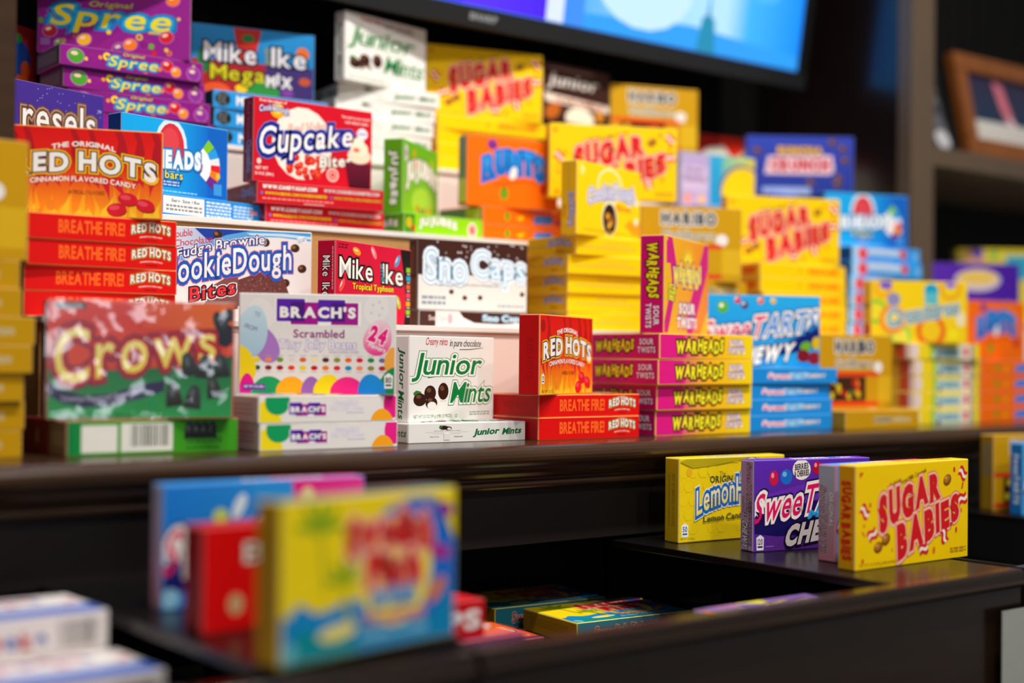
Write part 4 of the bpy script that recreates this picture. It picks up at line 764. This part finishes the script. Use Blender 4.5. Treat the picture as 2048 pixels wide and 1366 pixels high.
def type_meshes(t):
    if t in _TM: return _TM[t]
    w, h, th, cf, cs, ce, ff, fs, fe, words = TYPES[t]
    cf, cs, ce = lin(cf), lin(cs), lin(ce); mat = M['gloss'] if t in ('crows', 'crunch') else M['card']
    def pick(n):
        a = [abs(n.x), abs(n.y), abs(n.z)]; m = max(a)
        if m < 0.99: return mixc(cf, (.8, .78, .74), 0.12)
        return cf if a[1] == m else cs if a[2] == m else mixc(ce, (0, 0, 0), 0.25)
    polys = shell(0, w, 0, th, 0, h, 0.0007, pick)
    if ff: a = Art(w, h); ff(a); polys += decals(a, (0, 0, 0), (1, 0, 0), (0, 0, 1), (0, -1, 0))
    if fs:
        a = Art(w, th); fs(a)
        polys += decals(a, (0, th, 0), (1, 0, 0), (0, -1, 0), (0, 0, -1)); polys += decals(a, (0, 0, h), (1, 0, 0), (0, 1, 0), (0, 0, 1))
    body = ink_mesh('candy_box_' + 'carton', polys, mat)
    flaps = []
    for side in (0, 1):
        x0, x1 = (-0.0004, 0.0003) if side == 0 else (w - 0.0003, w + 0.0004)
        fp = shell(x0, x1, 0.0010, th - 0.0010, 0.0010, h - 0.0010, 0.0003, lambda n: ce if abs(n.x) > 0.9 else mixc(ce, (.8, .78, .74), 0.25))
        if side == 0 and fe: a = Art(h, th); fe(a); fp += decals(a, (-0.0004, th, h), (0, 0, -1), (0, -1, 0), (-1, 0, 0))
        flaps.append(ink_mesh('end_flap', fp, mat))
    _TM[t] = (body, flaps); return _TM[t]
_FIRST = {}
def place_box(t, lying, x, y, z, yaw):
    w, h, th = TYPES[t][:3]
    if t not in _FIRST:
        body, flaps = type_meshes(t); o = link('candy_box', body)
        for f in flaps: link('end_flap', f, o)
        _FIRST[t] = o
    else:
        o = _FIRST[t].copy(); COL.objects.link(o)
        for ch in _FIRST[t].children:
            if ch.name.startswith('end_flap'): c = ch.copy(); COL.objects.link(c); c.parent = o
    o.location = (x, y, z + (th if lying else 0)); o.rotation_euler = (-PI / 2 if lying else 0, 0, math.radians(yaw))
    return o
LAYOUT = [
    ('cl','crows',0,0.4741,1.2226,0,0), ('cu','crows',1,0.4656,1.2508,0.0321,-15.74), ('bl','brach',0,0.6554,1.2063,0,-1.09), ('bm','brach',0,0.6537,1.206,0.0265,-1.02), 
    ('bu','brach',1,0.6653,1.2695,0.0529,-28.15), ('jl','junior',0,0.8482,1.2384,0,-2.03), ('ju','junior',1,0.8565,1.2501,0.0212,16.58), ('rl','red',0,1.0065,1.215,0,0.35), 
    ('rm','red',0,1.008,1.2168,0.0253,0.18), ('ru','red',1,0.9903,1.1947,0.0505,26.35), ('w1','war',0,1.1849,1.2131,0,0.98), ('w2','war',0,1.183,1.2094,0.0306,0.95), 
    ('w3','war',0,1.1782,1.2024,0.0613,1.55), ('w4','war',0,1.179,1.2014,0.0919,2.04), ('wu','war',1,1.1893,1.2049,0.1226,25.86), ('r1','red',0,0.4917,1.3834,0.1278,-3.96), 
    ('r2','red',0,0.4914,1.3828,0.153,-5.07), ('r3','red',0,0.4915,1.3749,0.1783,-1.63), ('r4','red',0,0.49,1.3726,0.2036,-1.34), ('rul','red',1,0.479,1.4138,0.2288,-20.72), 
    ('fu','fudge',1,0.6178,1.3446,0.1278,-7.75), ('mi','mike',1,0.814,1.3321,0.1278,25.63), ('sl','sno',0,0.9783,1.4097,0.1278,-3.19), 
    ('su','sno',1,0.987,1.4255,0.1487,-4.99), ('y1','yck',0,1.207,1.4002,0.1278,-6.25), ('y2','yck',0,1.2059,1.3988,0.1524,-5.14), ('y3','yck',0,1.2027,1.3946,0.1769,-4.82), 
    ('y4','yck',0,1.1977,1.3891,0.2015,-4.92), ('y5','yck',0,1.2043,1.3811,0.2261,2.34), ('yu','yck',1,1.1925,1.3674,0.2507,15.68), ('h1','hari',0,1.3821,1.3971,0.1278,-0.03), 
    ('h2','hari',0,1.3822,1.3971,0.1524,-0.04), ('h3','hari',0,1.3823,1.3966,0.177,-3.44), ('hu','hari',1,1.3669,1.432,0.2015,-22.11), 
    ('s1','sugar',0,1.5795,1.3918,0.1278,0.3), ('s2','sugar',0,1.5794,1.3916,0.1493,-0.11), ('s3','sugar',0,1.5789,1.3933,0.1709,-0.41), 
    ('s4','sugar',0,1.576,1.3977,0.1924,-2.12), ('s5','sugar',0,1.5756,1.3978,0.2139,-1.93), ('suu','sugar',1,1.5711,1.4606,0.2355,-22.63), 
    ('a1','air2',0,1.7674,1.3896,0.1278,-0.09), ('a2','air2',0,1.7674,1.3877,0.1518,-0.11), ('a3','air2',0,1.767,1.3865,0.1758,-0.26), ('a4','air2',0,1.771,1.3888,0.1998,0), 
    ('a5','air2',0,1.7835,1.3955,0.2238,-7.64), ('a6','air2',0,1.7893,1.3996,0.2478,-5.78), ('au','air',1,1.7705,1.438,0.2718,-18.68), 
    ('al','air',0,0.6883,1.5037,0.2499,15.65), ('aul','air',1,0.6375,1.4969,0.2739,13.87), ('c1','cupc',0,0.8367,1.5317,0.2499,-0.53), 
    ('c2','cupc',0,0.8221,1.5267,0.2754,-6.11), ('cu2','cupc',1,0.8161,1.5265,0.3009,0.79), ('j1','juj',0,1.0262,1.5132,0.2499,7.18), 
    ('ju2','juj',1,1.0354,1.5306,0.2771,35.73), ('ru1','runts',0,1.1673,1.5303,0.2499,3.92), ('ru2','runts',0,1.1673,1.5314,0.2738,3.53), 
    ('ruu','runts',1,1.146,1.5406,0.2978,-7.3), ('sm1','sugar',0,1.3497,1.5048,0.2499,0), ('sm2','sugar',0,1.3497,1.5048,0.2715,0), ('sm3','sugar',0,1.3498,1.5041,0.293,-0), 
    ('smu','sugar',1,1.2608,1.5042,0.3145,-24.22), ('bo1','bob',0,1.5918,1.53,0.2499,0), ('bo2','bob',0,1.5918,1.53,0.2772,0), ('bo3','bob',0,1.5918,1.53,0.3045,0), 
    ('bou','bob',1,1.5888,1.5765,0.3318,-7.93), ('cr1','crunch',0,1.7439,1.53,0.2499,-0), ('cr2','crunch',0,1.7439,1.53,0.2778,-0), ('cr3','crunch',0,1.7439,1.53,0.3057,-0), 
    ('cr4','crunch',0,1.7438,1.53,0.3336,0), ('cru','crunch',1,1.7426,1.5784,0.3616,-35.56), ('sp1','spree',0,0.6461,1.6514,0.3585,-0.18), 
    ('sp2','spree',0,0.6363,1.6518,0.3832,-2.5), ('sp3','spree',0,0.6298,1.6501,0.4079,-0.96), ('sp4','spree',0,0.6228,1.6436,0.4326,-1.5), 
    ('spu','spree',1,0.6205,1.7121,0.4573,-25.12), ('mm1','mega',0,0.8289,1.6501,0.3585,-0.09), ('mm2','mega',0,0.8252,1.648,0.3821,-0), 
    ('mm3','mega',0,0.8227,1.6467,0.4056,-2.36), ('mmu','mega',1,0.8131,1.6905,0.4291,-12.51), ('jm1','junior',0,1.0109,1.6512,0.3585,-0.03), 
    ('jm2','junior',0,1.009,1.6509,0.3797,-0.74), ('jm3','junior',0,1.0108,1.6528,0.4009,-2.4), ('jm4','junior',0,1.0127,1.6624,0.422,-6.76), 
    ('jm5','junior',0,1.0171,1.6633,0.4432,-8.73), ('jmu','junior',1,1.011,1.6363,0.4644,10.49), ('sb1','sugar',0,1.1884,1.6667,0.3585,0), 
    ('sb2','sugar',0,1.1905,1.6711,0.3801,0), ('sb3','sugar',0,1.1925,1.6755,0.4016,0), ('sb4','sugar',0,1.1926,1.6759,0.4231,-7.2), 
    ('sbu','sugar',1,1.184,1.6938,0.4447,-14.24), ('jc1','jbase',0,1.4258,1.6803,0.3585,0), ('jc2','jbase',0,1.4258,1.6811,0.3902,0), 
    ('jc3','jbase',0,1.4257,1.6827,0.4219,0.5), ('jcu','jchoc',1,1.3721,1.6548,0.4535,2.57), ('hb1','hbase',0,1.5817,1.66,0.3585,-0), ('hb2','hbase',0,1.5817,1.66,0.3902,-0), 
    ('hbu','hari',1,1.5158,1.6593,0.4219,-18.79), ('re1','res',0,0.518,1.5289,0.2499,0.05), ('re2','res',0,0.5181,1.5291,0.2643,0.1), 
    ('re3','res',0,0.5182,1.5292,0.2787,0.07), ('re4','res',0,0.5182,1.5292,0.2931,0.06), ('reu','res',1,0.53,1.5757,0.3075,18.38), ('sk1','misc',0,0.4744,1.6601,0.3585,-0), 
    ('sk2','misc',0,0.474,1.6601,0.3902,0), ('sku','misc',1,0.5023,1.6974,0.4219,27.24), ('sw1','sweet',0,1.355,1.2321,0,-0.93), ('sw2','sweet',0,1.3568,1.2329,0.0205,-0.69), 
    ('sw3','sweet',0,1.3582,1.2343,0.0409,0.78), ('sw4','sweet',0,1.3669,1.2331,0.0614,-0.81), ('swu','sweet',1,1.3461,1.2991,0.0818,-21.83), 
    ('hr1','hari',0,1.5332,1.2082,0,-2.34), ('hru','hari',1,1.5493,1.2652,0.0246,-2.09), ('ri1','rings',0,1.745,1.255,0,-2.57), ('ri2','rings',0,1.7484,1.2551,0.0238,-1.67), 
    ('ri3','rings',0,1.7506,1.2552,0.0477,-1.1), ('ri4','rings',0,1.7499,1.2552,0.0715,-1.46), ('ri5','rings',0,1.7412,1.2558,0.0953,-4.02), 
    ('riu','rings',1,1.6931,1.2898,0.1191,-23.94), ('rn1','runts',0,1.9103,1.2516,0,-0.01), ('rn2','runts',0,1.9117,1.252,0.0239,-0.01), 
    ('rn3','runts',0,1.9117,1.2521,0.0479,-0.02), ('rn4','runts',0,1.9125,1.252,0.0718,-0.03), ('rnu','runts',1,1.98,1.3213,0.0957,-4.29), 
    ('hl1','hari',0,0.2879,1.2386,0,0.92), ('hl2','hari',0,0.2898,1.2375,0.0246,1.29), ('hl3','hari',0,0.2866,1.2339,0.0492,0.26), ('hl4','hari',0,0.2922,1.2311,0.0738,-0.32), 
    ('hl5','hari',0,0.2945,1.2309,0.0984,0.09), ('hl6','hari',0,0.2831,1.232,0.123,0.18), ('hl7','hari',0,0.2828,1.2341,0.1475,1.1), 
    ('hlu','hari',1,0.2907,1.2229,0.1721,6.06), ('le','lemon',1,1.1285,1.1171,-0.112,-5.63), ('sx','ps',1,1.1431,1.0207,-0.112,-12), ('pk','rs',1,1.1544,0.9209,-0.112,-1.02), 
    ('sf','sugar',1,1.1233,0.8722,-0.112,-0.09), ('hx','hari',1,1.7706,1.1381,-0.112,-11.76), ('lb','sweet2',1,0.4685,1.0132,-0.1037,-2.62), 
    ('bu2','bun',1,0.4524,0.9121,-0.1037,1.87), ('sfi','sf',1,0.4418,0.7838,-0.1037,9.98), 
]
OBJ = {}
for i, t, up, x, y, z, yaw in LAYOUT:
    if i == 'fu': x, y, yaw = 0.677, 1.474, -13.0
    if i == 'hx': x, y = 1.737, 1.116
    if i == 'sk2': continue
    if i == 'sku': t, z = 'sbox', 0.3903
    OBJ[i] = place_box(t, not up, x, y, z, yaw); OBJ[i]['_t'] = t
def extra(i, t, x, y, z, yaw, up=0):
    OBJ[i] = place_box(t, not up, x, y, z, yaw); OBJ[i]['_t'] = t
# boxes lying inside the bins
FZ = -0.2148
extra('sfl', 'sf', 1.0035, 1.1431, FZ, -5.4); extra('sfb', 'sf', 0.985, 1.262, FZ, -4.0); extra('skl', 'skit', 0.775, 1.118, FZ, -3.0)
for k in range(3): extra('pa%d' % k, 'skit', 0.613 + 0.001 * k, 0.944, FZ + 0.0241 * k, 0)
extra('snp', 'snap', 0.6205, 0.950, FZ + 0.0724, 0.0)
for k in range(2): extra('nb%d' % k, 'nerd', 0.925, 0.812 + .001 * k, FZ + 0.0273 * k, 0.0)
extra('ner', 'nerd', 0.928, 0.809, FZ + 0.0546, 0.5)
for k in range(3): extra('bf%d' % k, 'baz', 0.272 - 0.002 * (k % 2), 0.925, FZ + 0.0293 * k, 0)
for k in range(4): extra('br%d' % k, 'baz', 0.267 - 0.001 * (k % 2), 1.0125, FZ + 0.0293 * k, 0)
extra('ye0', 'sugar', 1.500, 0.945, FZ, -12); extra('ye1', 'sf', 1.520, 0.936, FZ + 0.0217, -13)
extra('bls', 'sweet', 1.722, 1.062, -0.112, -4.0, 1)
# boxes in the right-hand bay and behind the stacks
extra('wpu', 'wp', 2.094, 1.468, 0.166, -35.0, 1)
extra('rk0', 'rk', 2.300, 1.545, 0.166, -30.0); extra('rku', 'rk', 2.312, 1.565, 0.1906, -34.0, 1)
extra('ck0', 'ck', 1.772, 1.690, T3, -2.0); extra('cku', 'ck', 1.766, 1.715, T3 + 0.0251, -6.0, 1)
extra('ckb', 'ck', 1.945, 1.752, T3 + 0.0, 20.0, 1)

# film over the gumdrop box
def film(parent, w, h, th):
    m = bpy.data.materials.new('clear_film'); m.use_nodes = True; nt = m.node_tree
    for n in list(nt.nodes): nt.nodes.remove(n)
    o = nt.nodes.new('ShaderNodeOutputMaterial'); g = nt.nodes.new('ShaderNodeBsdfGlossy'); g.inputs['Roughness'].default_value = 0.09
    t = nt.nodes.new('ShaderNodeBsdfTransparent'); mx = nt.nodes.new('ShaderNodeMixShader'); lw = nt.nodes.new('ShaderNodeLayerWeight'); lw.inputs[0].default_value = 0.5
    pw = nt.nodes.new('ShaderNodeMath'); pw.operation = 'POWER'; pw.inputs[1].default_value = 4.0; nt.links.new(lw.outputs['Facing'], pw.inputs[0])
    fr = nt.nodes.new('ShaderNodeMath'); fr.operation = 'MULTIPLY_ADD'; fr.inputs[1].default_value = 0.6; fr.inputs[2].default_value = 0.06; nt.links.new(pw.outputs[0], fr.inputs[0])
    tc = nt.nodes.new('ShaderNodeTexCoord'); nz = nt.nodes.new('ShaderNodeTexNoise'); nz.inputs['Scale'].default_value = 18; nz.inputs['Detail'].default_value = 3; nz.inputs['Distortion'].default_value = 1.2
    b = nt.nodes.new('ShaderNodeBump'); b.inputs['Strength'].default_value = 0.2; b.inputs['Distance'].default_value = 0.006
    nt.links.new(tc.outputs['Object'], nz.inputs['Vector']); nt.links.new(nz.outputs['Fac'], b.inputs['Height'])
    for n in (g, lw): nt.links.new(b.outputs[0], n.inputs['Normal'])
    nt.links.new(fr.outputs[0], mx.inputs[0]); nt.links.new(t.outputs[0], mx.inputs[1]); nt.links.new(g.outputs[0], mx.inputs[2]); nt.links.new(mx.outputs[0], o.inputs[0])
    bm = bmesh.new(); e = 0.0014
    nx, nz_ = 28, 18; grid = {}
    r = random.Random(3)
    for i in range(nx + 1):
        for j in range(nz_ + 1):
            u, v = i / nx, j / nz_
            d = 0.0011 * (math.sin(9 * u + 14 * v) * math.sin(21 * u - 5 * v) + 0.5 * math.sin(40 * u * v)) * min(1, 8 * min(u, 1 - u, v, 1 - v))
            grid[i, j] = bm.verts.new((-e + u * (w + 2 * e), -e - 0.0012 + d, -0.0 + v * (h + e)))
    for i in range(nx):
        for j in range(nz_): bm.faces.new((grid[i, j], grid[i + 1, j], grid[i + 1, j + 1], grid[i, j + 1]))
    # sides and top
    c = [bm.verts.new(p) for p in ((-e, th, 0), (-e, th, h + e), (w + e, th, h + e), (w + e, th, 0))]
    L0, L1, R1, R0 = grid[0, 0], grid[0, nz_], grid[nx, nz_], grid[nx, 0]
    bm.faces.new((L0, L1, c[1], c[0])); bm.faces.new((L1, R1, c[2], c[1])); bm.faces.new((R1, R0, c[3], c[2]))
    for f in bm.faces: f.smooth = len(f.verts) == 4 and abs(f.calc_center_median().y + e) < 0.004
    me = bpy.data.meshes.new('film_wrap'); bm.to_mesh(me); bm.free(); me.materials.append(m)
    f = link('film_wrap', me, parent); f['label'] = 'shiny clear film wrap'; return f
film(OBJ['cu'], *TYPES['crows'][:3])
# see-through windows on the upright gold boxes
wm = None
for i in ('hu', 'hru', 'hx', 'hlu', 'hbu'):
    w, h, th = TYPES['hari'][:3]
    if wm is None:
        a = Art(w * .5, h * .32); w_hari(a)
        x0, z0 = w * .12, h * .115
        ps = shell(x0, x0 + w * .5, -0.0006, 0.0, z0, z0 + h * .32, 0, lambda n: lin('3c1f10')) + decals(a, (x0, -0.0006, z0), (1, 0, 0), (0, 0, 1), (0, -1, 0))
        wm = ink_mesh('window', ps, M['gloss'])
    link('window', wm, OBJ[i])
# thumb tab on the lying mint box
jl = OBJ['jl']; w, h, th = TYPES['junior'][:3]
tb = link('thumb_tab', ink_mesh('thumb_tab', shell(w * .29, w * .34, th * .02, th * .36, -0.00045, -0.0002, 0.0001, lambda n: lin('e6e2dc')), M['card']), jl)
tb.location = (0, th * .5, 0)

# ------------------------------------------------------------------ labels
ORD = ('bottom', 'second', 'third', 'fourth', 'fifth', 'sixth', 'seventh')
STK = {'hl': ('gold gummy candy', 'tall gold stack beside the left post'), 'r': ('red cinnamon candy', 'red stack rising behind the film-wrapped box'),
       'w': ('magenta and yellow sour candy', 'magenta stack on the counter'), 'sw': ('blue chewy tart', 'blue stack beside the magenta stack'),
       'ri': ('yellow gummy ring', 'yellow stack beside the orange stack'), 'rn': ('orange fruit candy', 'orange stack at the counter end'),
       'y': ('yellow peanut dough', 'yellow stack behind the upright cinnamon box'), 'h': ('gold gummy', 'gold stack behind the magenta stack'),
       's': ('yellow caramel', 'yellow stack behind the blue tart box'), 'a': ('blue taffy', 'blue stack beside the right post'),
       'sp': ('purple coated candy', 'purple stack on the top step'), 'mm': ('light blue fruit chew', 'blue stack behind the cupcake box'),
       'jm': ('white mint', 'white stack on the top step'), 'sb': ('yellow caramel', 'yellow stack on the top step'),
       'sm': ('yellow caramel', 'yellow stack hidden behind the peanut dough box'), 'bo': ('lilac gummy', 'lilac stack on the middle step'),
       'cr': ('dark blue chocolate', 'blue stack on the middle step'), 're': ('purple', 'purple stack behind the cinnamon box'),
       'jc': ('dark brown', 'brown stack on the top step'), 'hb': ('gold', 'short gold stack on the top step'), 'sk': ('red', 'red stack behind the left post'),
       'ru': ('orange fruit candy', 'orange pair on the middle step'), 'c': ('red cupcake candy', 'red pair under the upright cupcake box'),
       'pa': ('orange-red', 'pile under the red licorice box'), 'nb': ('purple', 'pile behind the middle bin front'),
       'bf': ('white bubble gum', 'front pile in the left bin'), 'br': ('white bubble gum', 'rear pile in the left bin')}
for pre, (words, place) in STK.items():
    ids = sorted([i for i in OBJ if i.startswith(pre) and i[len(pre):].isdigit()], key=lambda s: int(s[len(pre):]))
    for k, i in enumerate(ids):
        pos = 'topmost' if k == len(ids) - 1 and k else 'bottom' if k == 0 else ORD[k] + ' from bottom'
        tag(OBJ[i], '%s box lying %s in %s' % (words, pos, place), 'candy box', 'boxes lying in the ' + place)
SOLO = {
 'cl': 'green-sided gumdrop box lying flat under the film-wrapped upright box', 'cu': 'film-wrapped red and green gumdrop box standing at front left of the counter',
 'bl': 'white jelly bean box lying lower of two on the counter edge', 'bm': 'white jelly bean box lying upper of two beneath the upright jelly bean box',
 'bu': 'upright white jelly bean box with coloured eggs and purple logo', 'jl': 'white mint box lying flat on the counter under the upright mint box',
 'ju': 'upright white mint box with green lettering at the counter front', 'rl': 'red cinnamon box lying lower of two right of the mint boxes',
 'rm': 'red cinnamon box lying upper of two under the turned cinnamon box', 'ru': 'upright red and orange cinnamon box turned aside at counter front',
 'wu': 'upright magenta and yellow sour candy box on the magenta stack', 'rul': 'upright red and yellow cinnamon box on the left red stack',
 'fu': 'upright white and blue brownie dough box behind the jelly bean box', 'mi': 'upright red fruit chew box with black right edge on lowest step',
 'sl': 'brown and white chocolate chip box lying at the lowest step edge', 'su': 'upright brown and white chocolate chip box with snowy lettering',
 'yu': 'upright yellow dough candy box on top of the yellow stack', 'hu': 'upright gold gummy box behind the upright magenta box',
 'suu': 'upright yellow caramel box left of the right-hand blue taffy box', 'au': 'upright blue taffy box beside the right post',
 'al': 'blue taffy box lying on the middle step behind the red cinnamon box', 'aul': 'upright blue taffy box with red oval right of the cinnamon box',
 'cu2': 'upright red cupcake candy box on the middle step', 'j1': 'green jelly candy box lying under the upright green box', 'ju2': 'upright green jelly candy box turned sideways on the middle step',
 'ruu': 'upright orange fruit candy box with blue lettering at top centre', 'smu': 'upright yellow caramel box in the middle behind the dough candy box',
 'bou': 'upright lilac and yellow gummy box left of the dark blue box', 'cru': 'upright dark blue crunchy chocolate box near the back panel',
 'reu': 'upright purple box with white bubbly lettering behind the cinnamon box', 'spu': 'upright purple candy box on the purple stack, top left',
 'mmu': 'upright blue and red fruit chew box at the top left', 'jmu': 'upright white mint box on the white stack, top centre',
 'sbu': 'upright yellow caramel box on the top step below the television', 'jcu': 'upright dark brown caramel box below the television', 'hbu': 'upright gold gummy box at the top, half in shadow',
 'sku': 'red box with a white letter behind the left post', 'swu': 'upright blue chewy tart box on the blue stack', 'hr1': 'gold gummy box lying on the counter right of the blue stack',
 'hru': 'upright gold gummy box with a dark window on the counter, right', 'riu': 'upright yellow gummy ring box on the right', 'rnu': 'upright orange fruit candy box at the right picture edge',
 'hlu': 'upright gold gummy box on the left edge stack', 'le': 'yellow lemon candy box standing rearmost on the middle bin shelf', 'sx': 'purple mini tart box standing second from the back on the bin shelf',
 'pk': 'pink and blue tart box standing just behind the front yellow box', 'sf': 'yellow caramel box with red lettering standing foremost on the bin shelf',
 'hx': 'gold gummy box standing on the right bin shelf at picture edge', 'lb': 'blue and pink tart box standing rearmost on the left bin shelf', 'bu2': 'red candy bean box standing between two blurred boxes at left',
 'sfi': 'blurred yellow and blue gummy fish box standing foremost at left', 'sfl': 'yellow and blue gummy fish box lying in the middle bin', 'sfb': 'yellow gummy fish box lying behind another in the middle bin',
 'skl': 'orange-red fruit candy box lying flat in the middle bin', 'snp': 'red licorice box with white lettering lying on a pile in the bin', 'ner': 'purple and yellow chewy box lying behind the middle bin front',
  'ye0': 'yellow caramel box lying on the right bin floor', 'ye1': 'yellow gummy fish box lying in the right bin at picture edge', 'bls': 'blue tart box standing before the gold box at right edge',
 'rk0': 'yellow and teal gummy box lying beneath its upright twin, right-hand bay', 'wpu': 'upright purple sour candy box with a pale oval at far right', 'rku': 'yellow and teal gummy box standing behind the purple box far right',
 'ck0': 'red and cream box lying under its upright twin, top step', 'cku': 'red and cream candy box standing behind the dark blue box', 'ckb': 'red candy box standing farthest back beside the right panel'}
GRP = {'boxes standing on the bin shelves': ('le', 'sx', 'pk', 'sf', 'hx', 'lb', 'bu2', 'sfi', 'bls'), 'boxes lying in the bins': ('sfl', 'sfb', 'skl', 'snp', 'ner', 'ye0', 'ye1')}
for i, l in SOLO.items():
    if i not in OBJ: continue
    g = next((g for g, s in GRP.items() if i in s), None)
    tag(OBJ[i], l, 'candy box', g or ('upright candy boxes on the display' if OBJ[i].rotation_euler.x == 0 else 'single candy boxes lying on the display'))
for o in OBJ.values():
    if '_t' in o: del o['_t']

# ------------------------------------------------------------------ the television
tv = empty('television', (1.245, 1.622, 0.563)); tv.rotation_euler = (math.radians(8.5), 0, 0)
tag(tv, 'large wall television with a bright blue and violet picture above the boxes', 'television')
box_obj('casing', -0.690, 0.690, 0.002, 0.030, 0.0, 0.815, M['tv'], tv, 0.003)
bz = box_obj('bezel', -0.690, 0.690, -0.002, 0.0015, 0.0, 0.0285, M['tv2'], tv, 0.001)
for s in (-1, 1): box_obj('bezel', *(sorted((s * 0.690, s * 0.6665))), -0.002, 0.0015, 0.029, 0.815, M['tv'], tv, 0.001)
box_obj('bezel', -0.666, 0.666, -0.002, 0.0015, 0.795, 0.815, M['tv'], tv, 0.001)
a = Art(1.332, 0.765)
a.R(0, 0, .58, 1, ('h', '2a0ac8', '4a1cff')); a.R(.46, 0, .58, 1, ('h', '5a30ff', '4410e8')); a.R(.575, 0, .60, 1, 'd8e4ff'); a.R(.60, 0, .63, 1, '3a8cf0')
a.R(.63, 0, .80, 1, ('h', '5ab0ff', 'a8dcff')); a.R(.80, 0, .86, 1, ('h', 'a8dcff', 'b4e0ff')); a.R(.86, 0, .90, 1, ('h', 'b4e0ff', '3ab0ff')); a.R(.90, 0, 1, 1, ('h', '3ab0ff', '0a8cff'))
a.P([(.63, 0), (1, 0), (1, .03), (.8, .05), (.63, .03)], '2a9cf4'); a.P([(.812, 0), (.846, 0), (.84, .07), (.832, .08), (.829, .15), (.826, .08), (.818, .07)], '1a8ab0'); a.E(.88, .3, .12, .2, '4ab4ff', 40); a.E(.72, .12, .14, .1, 'c4e6ff')
em = bpy.data.materials.new('lit_screen'); em.use_nodes = True; nt = em.node_tree; p = nt.nodes['Principled BSDF']; p.inputs['Base Color'].default_value = (0.01, 0.01, 0.01, 1); p.inputs['Roughness'].default_value = 0.2
at = nt.nodes.new('ShaderNodeAttribute'); at.attribute_name = 'ink'; nt.links.new(at.outputs['Color'], p.inputs['Emission Color']); p.inputs['Emission Strength'].default_value = 1.15
link('screen', ink_mesh('screen', shell(-0.666, 0.666, -0.0004, 0.0015, 0.029, 0.794, 0, lambda n: lin('2a7ae0')) + decals(a, (-0.666, -0.0004, 0.029), (1, 0, 0), (0, 0, 1), (0, -1, 0)), em), tv)
a = Art(0.08, 0.02); a.T('SHARP', .5, .5, .62, .5, '8a8c92', b=.05)
link('maker_mark', ink_mesh('maker_mark', decals(a, (-0.055, -0.0021, 0.005), (1, 0, 0), (0, 0, 1), (0, -1, 0)), M['print']), bz)
box_obj('wall_mount', -0.22, 0.22, 0.031, 0.115, 0.30, 0.55, M['tv'], tv)

# ------------------------------------------------------------------ the bay to the right: shelf and framed pictures
sh = box_obj('wall_shelf', 2.0735, 3.3, 1.455, 1.796, 0.428, 0.4615, M['post'], None, 0.002)
tag(sh, 'dark brown shelf board holding framed pictures in the right-hand bay', 'shelf')
def framed(label, x, y, z, w, h, lean, fw, wood, art, col):
    f = empty('picture_frame', (x, y, z)); f.rotation_euler = (-math.radians(lean), 0, 0); tag(f, label, 'picture frame', 'framed pictures on the right-hand shelf')
    bm = bmesh.new()
    for b in ((0, w, 0, fw), (0, w, h - fw, h), (0, fw, fw, h - fw), (w - fw, w, fw, h - fw)): bm_box(bm, b[0], b[1], 0, 0.022, b[2], b[3], 0.003)
    me = bpy.data.meshes.new('frame'); bm.to_mesh(me); bm.free(); me.materials.append(wood); link('frame', me, f)
    box_obj('backing', 0.002, w - 0.002, 0.0225, 0.026, 0.002, h - 0.002, M['black'], f)
    a = Art(w - 2 * fw, h - 2 * fw); art(a)
    link('photo', ink_mesh('photo', shell(fw, w - fw, 0.008, 0.012, fw, h - fw, 0, lambda n: lin(col)) + decals(a, (fw, 0.008, fw), (1, 0, 0), (0, 0, 1), (0, -1, 0)), M['gloss']), f)
    return f
def art_a(a): a.R(0, .3, 1, 1, ('v', '1a3048', '2a2440')); a.R(0, 0, 1, .3, 'c8c4be'); a.P([(.38, .95), (.5, .9), (.6, .35), (.5, .3), (.42, .6)], 'c86a7a'); a.P([(.5, .45), (.6, .35), (.62, .2), (.54, .28)], 'd8c4cc'); a.lines(.05, .1, .8, .2, 2, 'b4b0aa')
def art_b(a):
    r = random.Random(2)
    for i in range(40): a.E(r.uniform(.1, .98), r.uniform(.05, .95), r.uniform(.03, .09), r.uniform(.04, .12), r.choice(('3a3a40', '6a6a70', '2a2a2e', '8a8a90', '55555c')), r.uniform(0, 90))
    a.E(.8, .12, .12, .1, 'b4b4b8'); a.E(.72, .7, .08, .2, '9a9aa0', 20)
framed('brown wooden picture frame leaning on the right-hand shelf', 2.219, 1.474, 0.4650, 0.30, 0.195, 12, 0.034, M['framewood'], art_a, '1a2a40')
framed('narrow black frame with a grey photo leaning beside the right post', 2.080, 1.485, 0.4650, 0.118, 0.19, 18, 0.006, M['tv'], art_b, '4a4a50')

# ------------------------------------------------------------------ paper sign on the right bin front
sw_, shh = 0.20, 0.24; pv = []; pf = []; n = 10
a = Art(sw_, shh); a.T('Candy', .42, .60, .5, .1, 'd87a8a', b=.02, rise=.04, sh=.2); a.T('sale', .5, .40, .5, .1, 'c85a6a', b=.02, rise=.04, sh=.2); r = random.Random(5)
for i in range(22): a.E(r.random(), r.random(), .006, .006, '8a8c88', n=6)
pol = shell(0, sw_, -0.0008, 0.0, 0, shh, 0, lambda n: lin('989a94')) + decals(a, (0, -0.0008, 0), (1, 0, 0), (0, 0, 1), (0, -1, 0))
sg = link('paper_sign', ink_mesh('paper_sign', pol, M['print']), None, (1.2285, 0.7795, -0.3880)); tag(sg, 'pale grey paper sign with pink writing at the bottom right corner', 'sign')
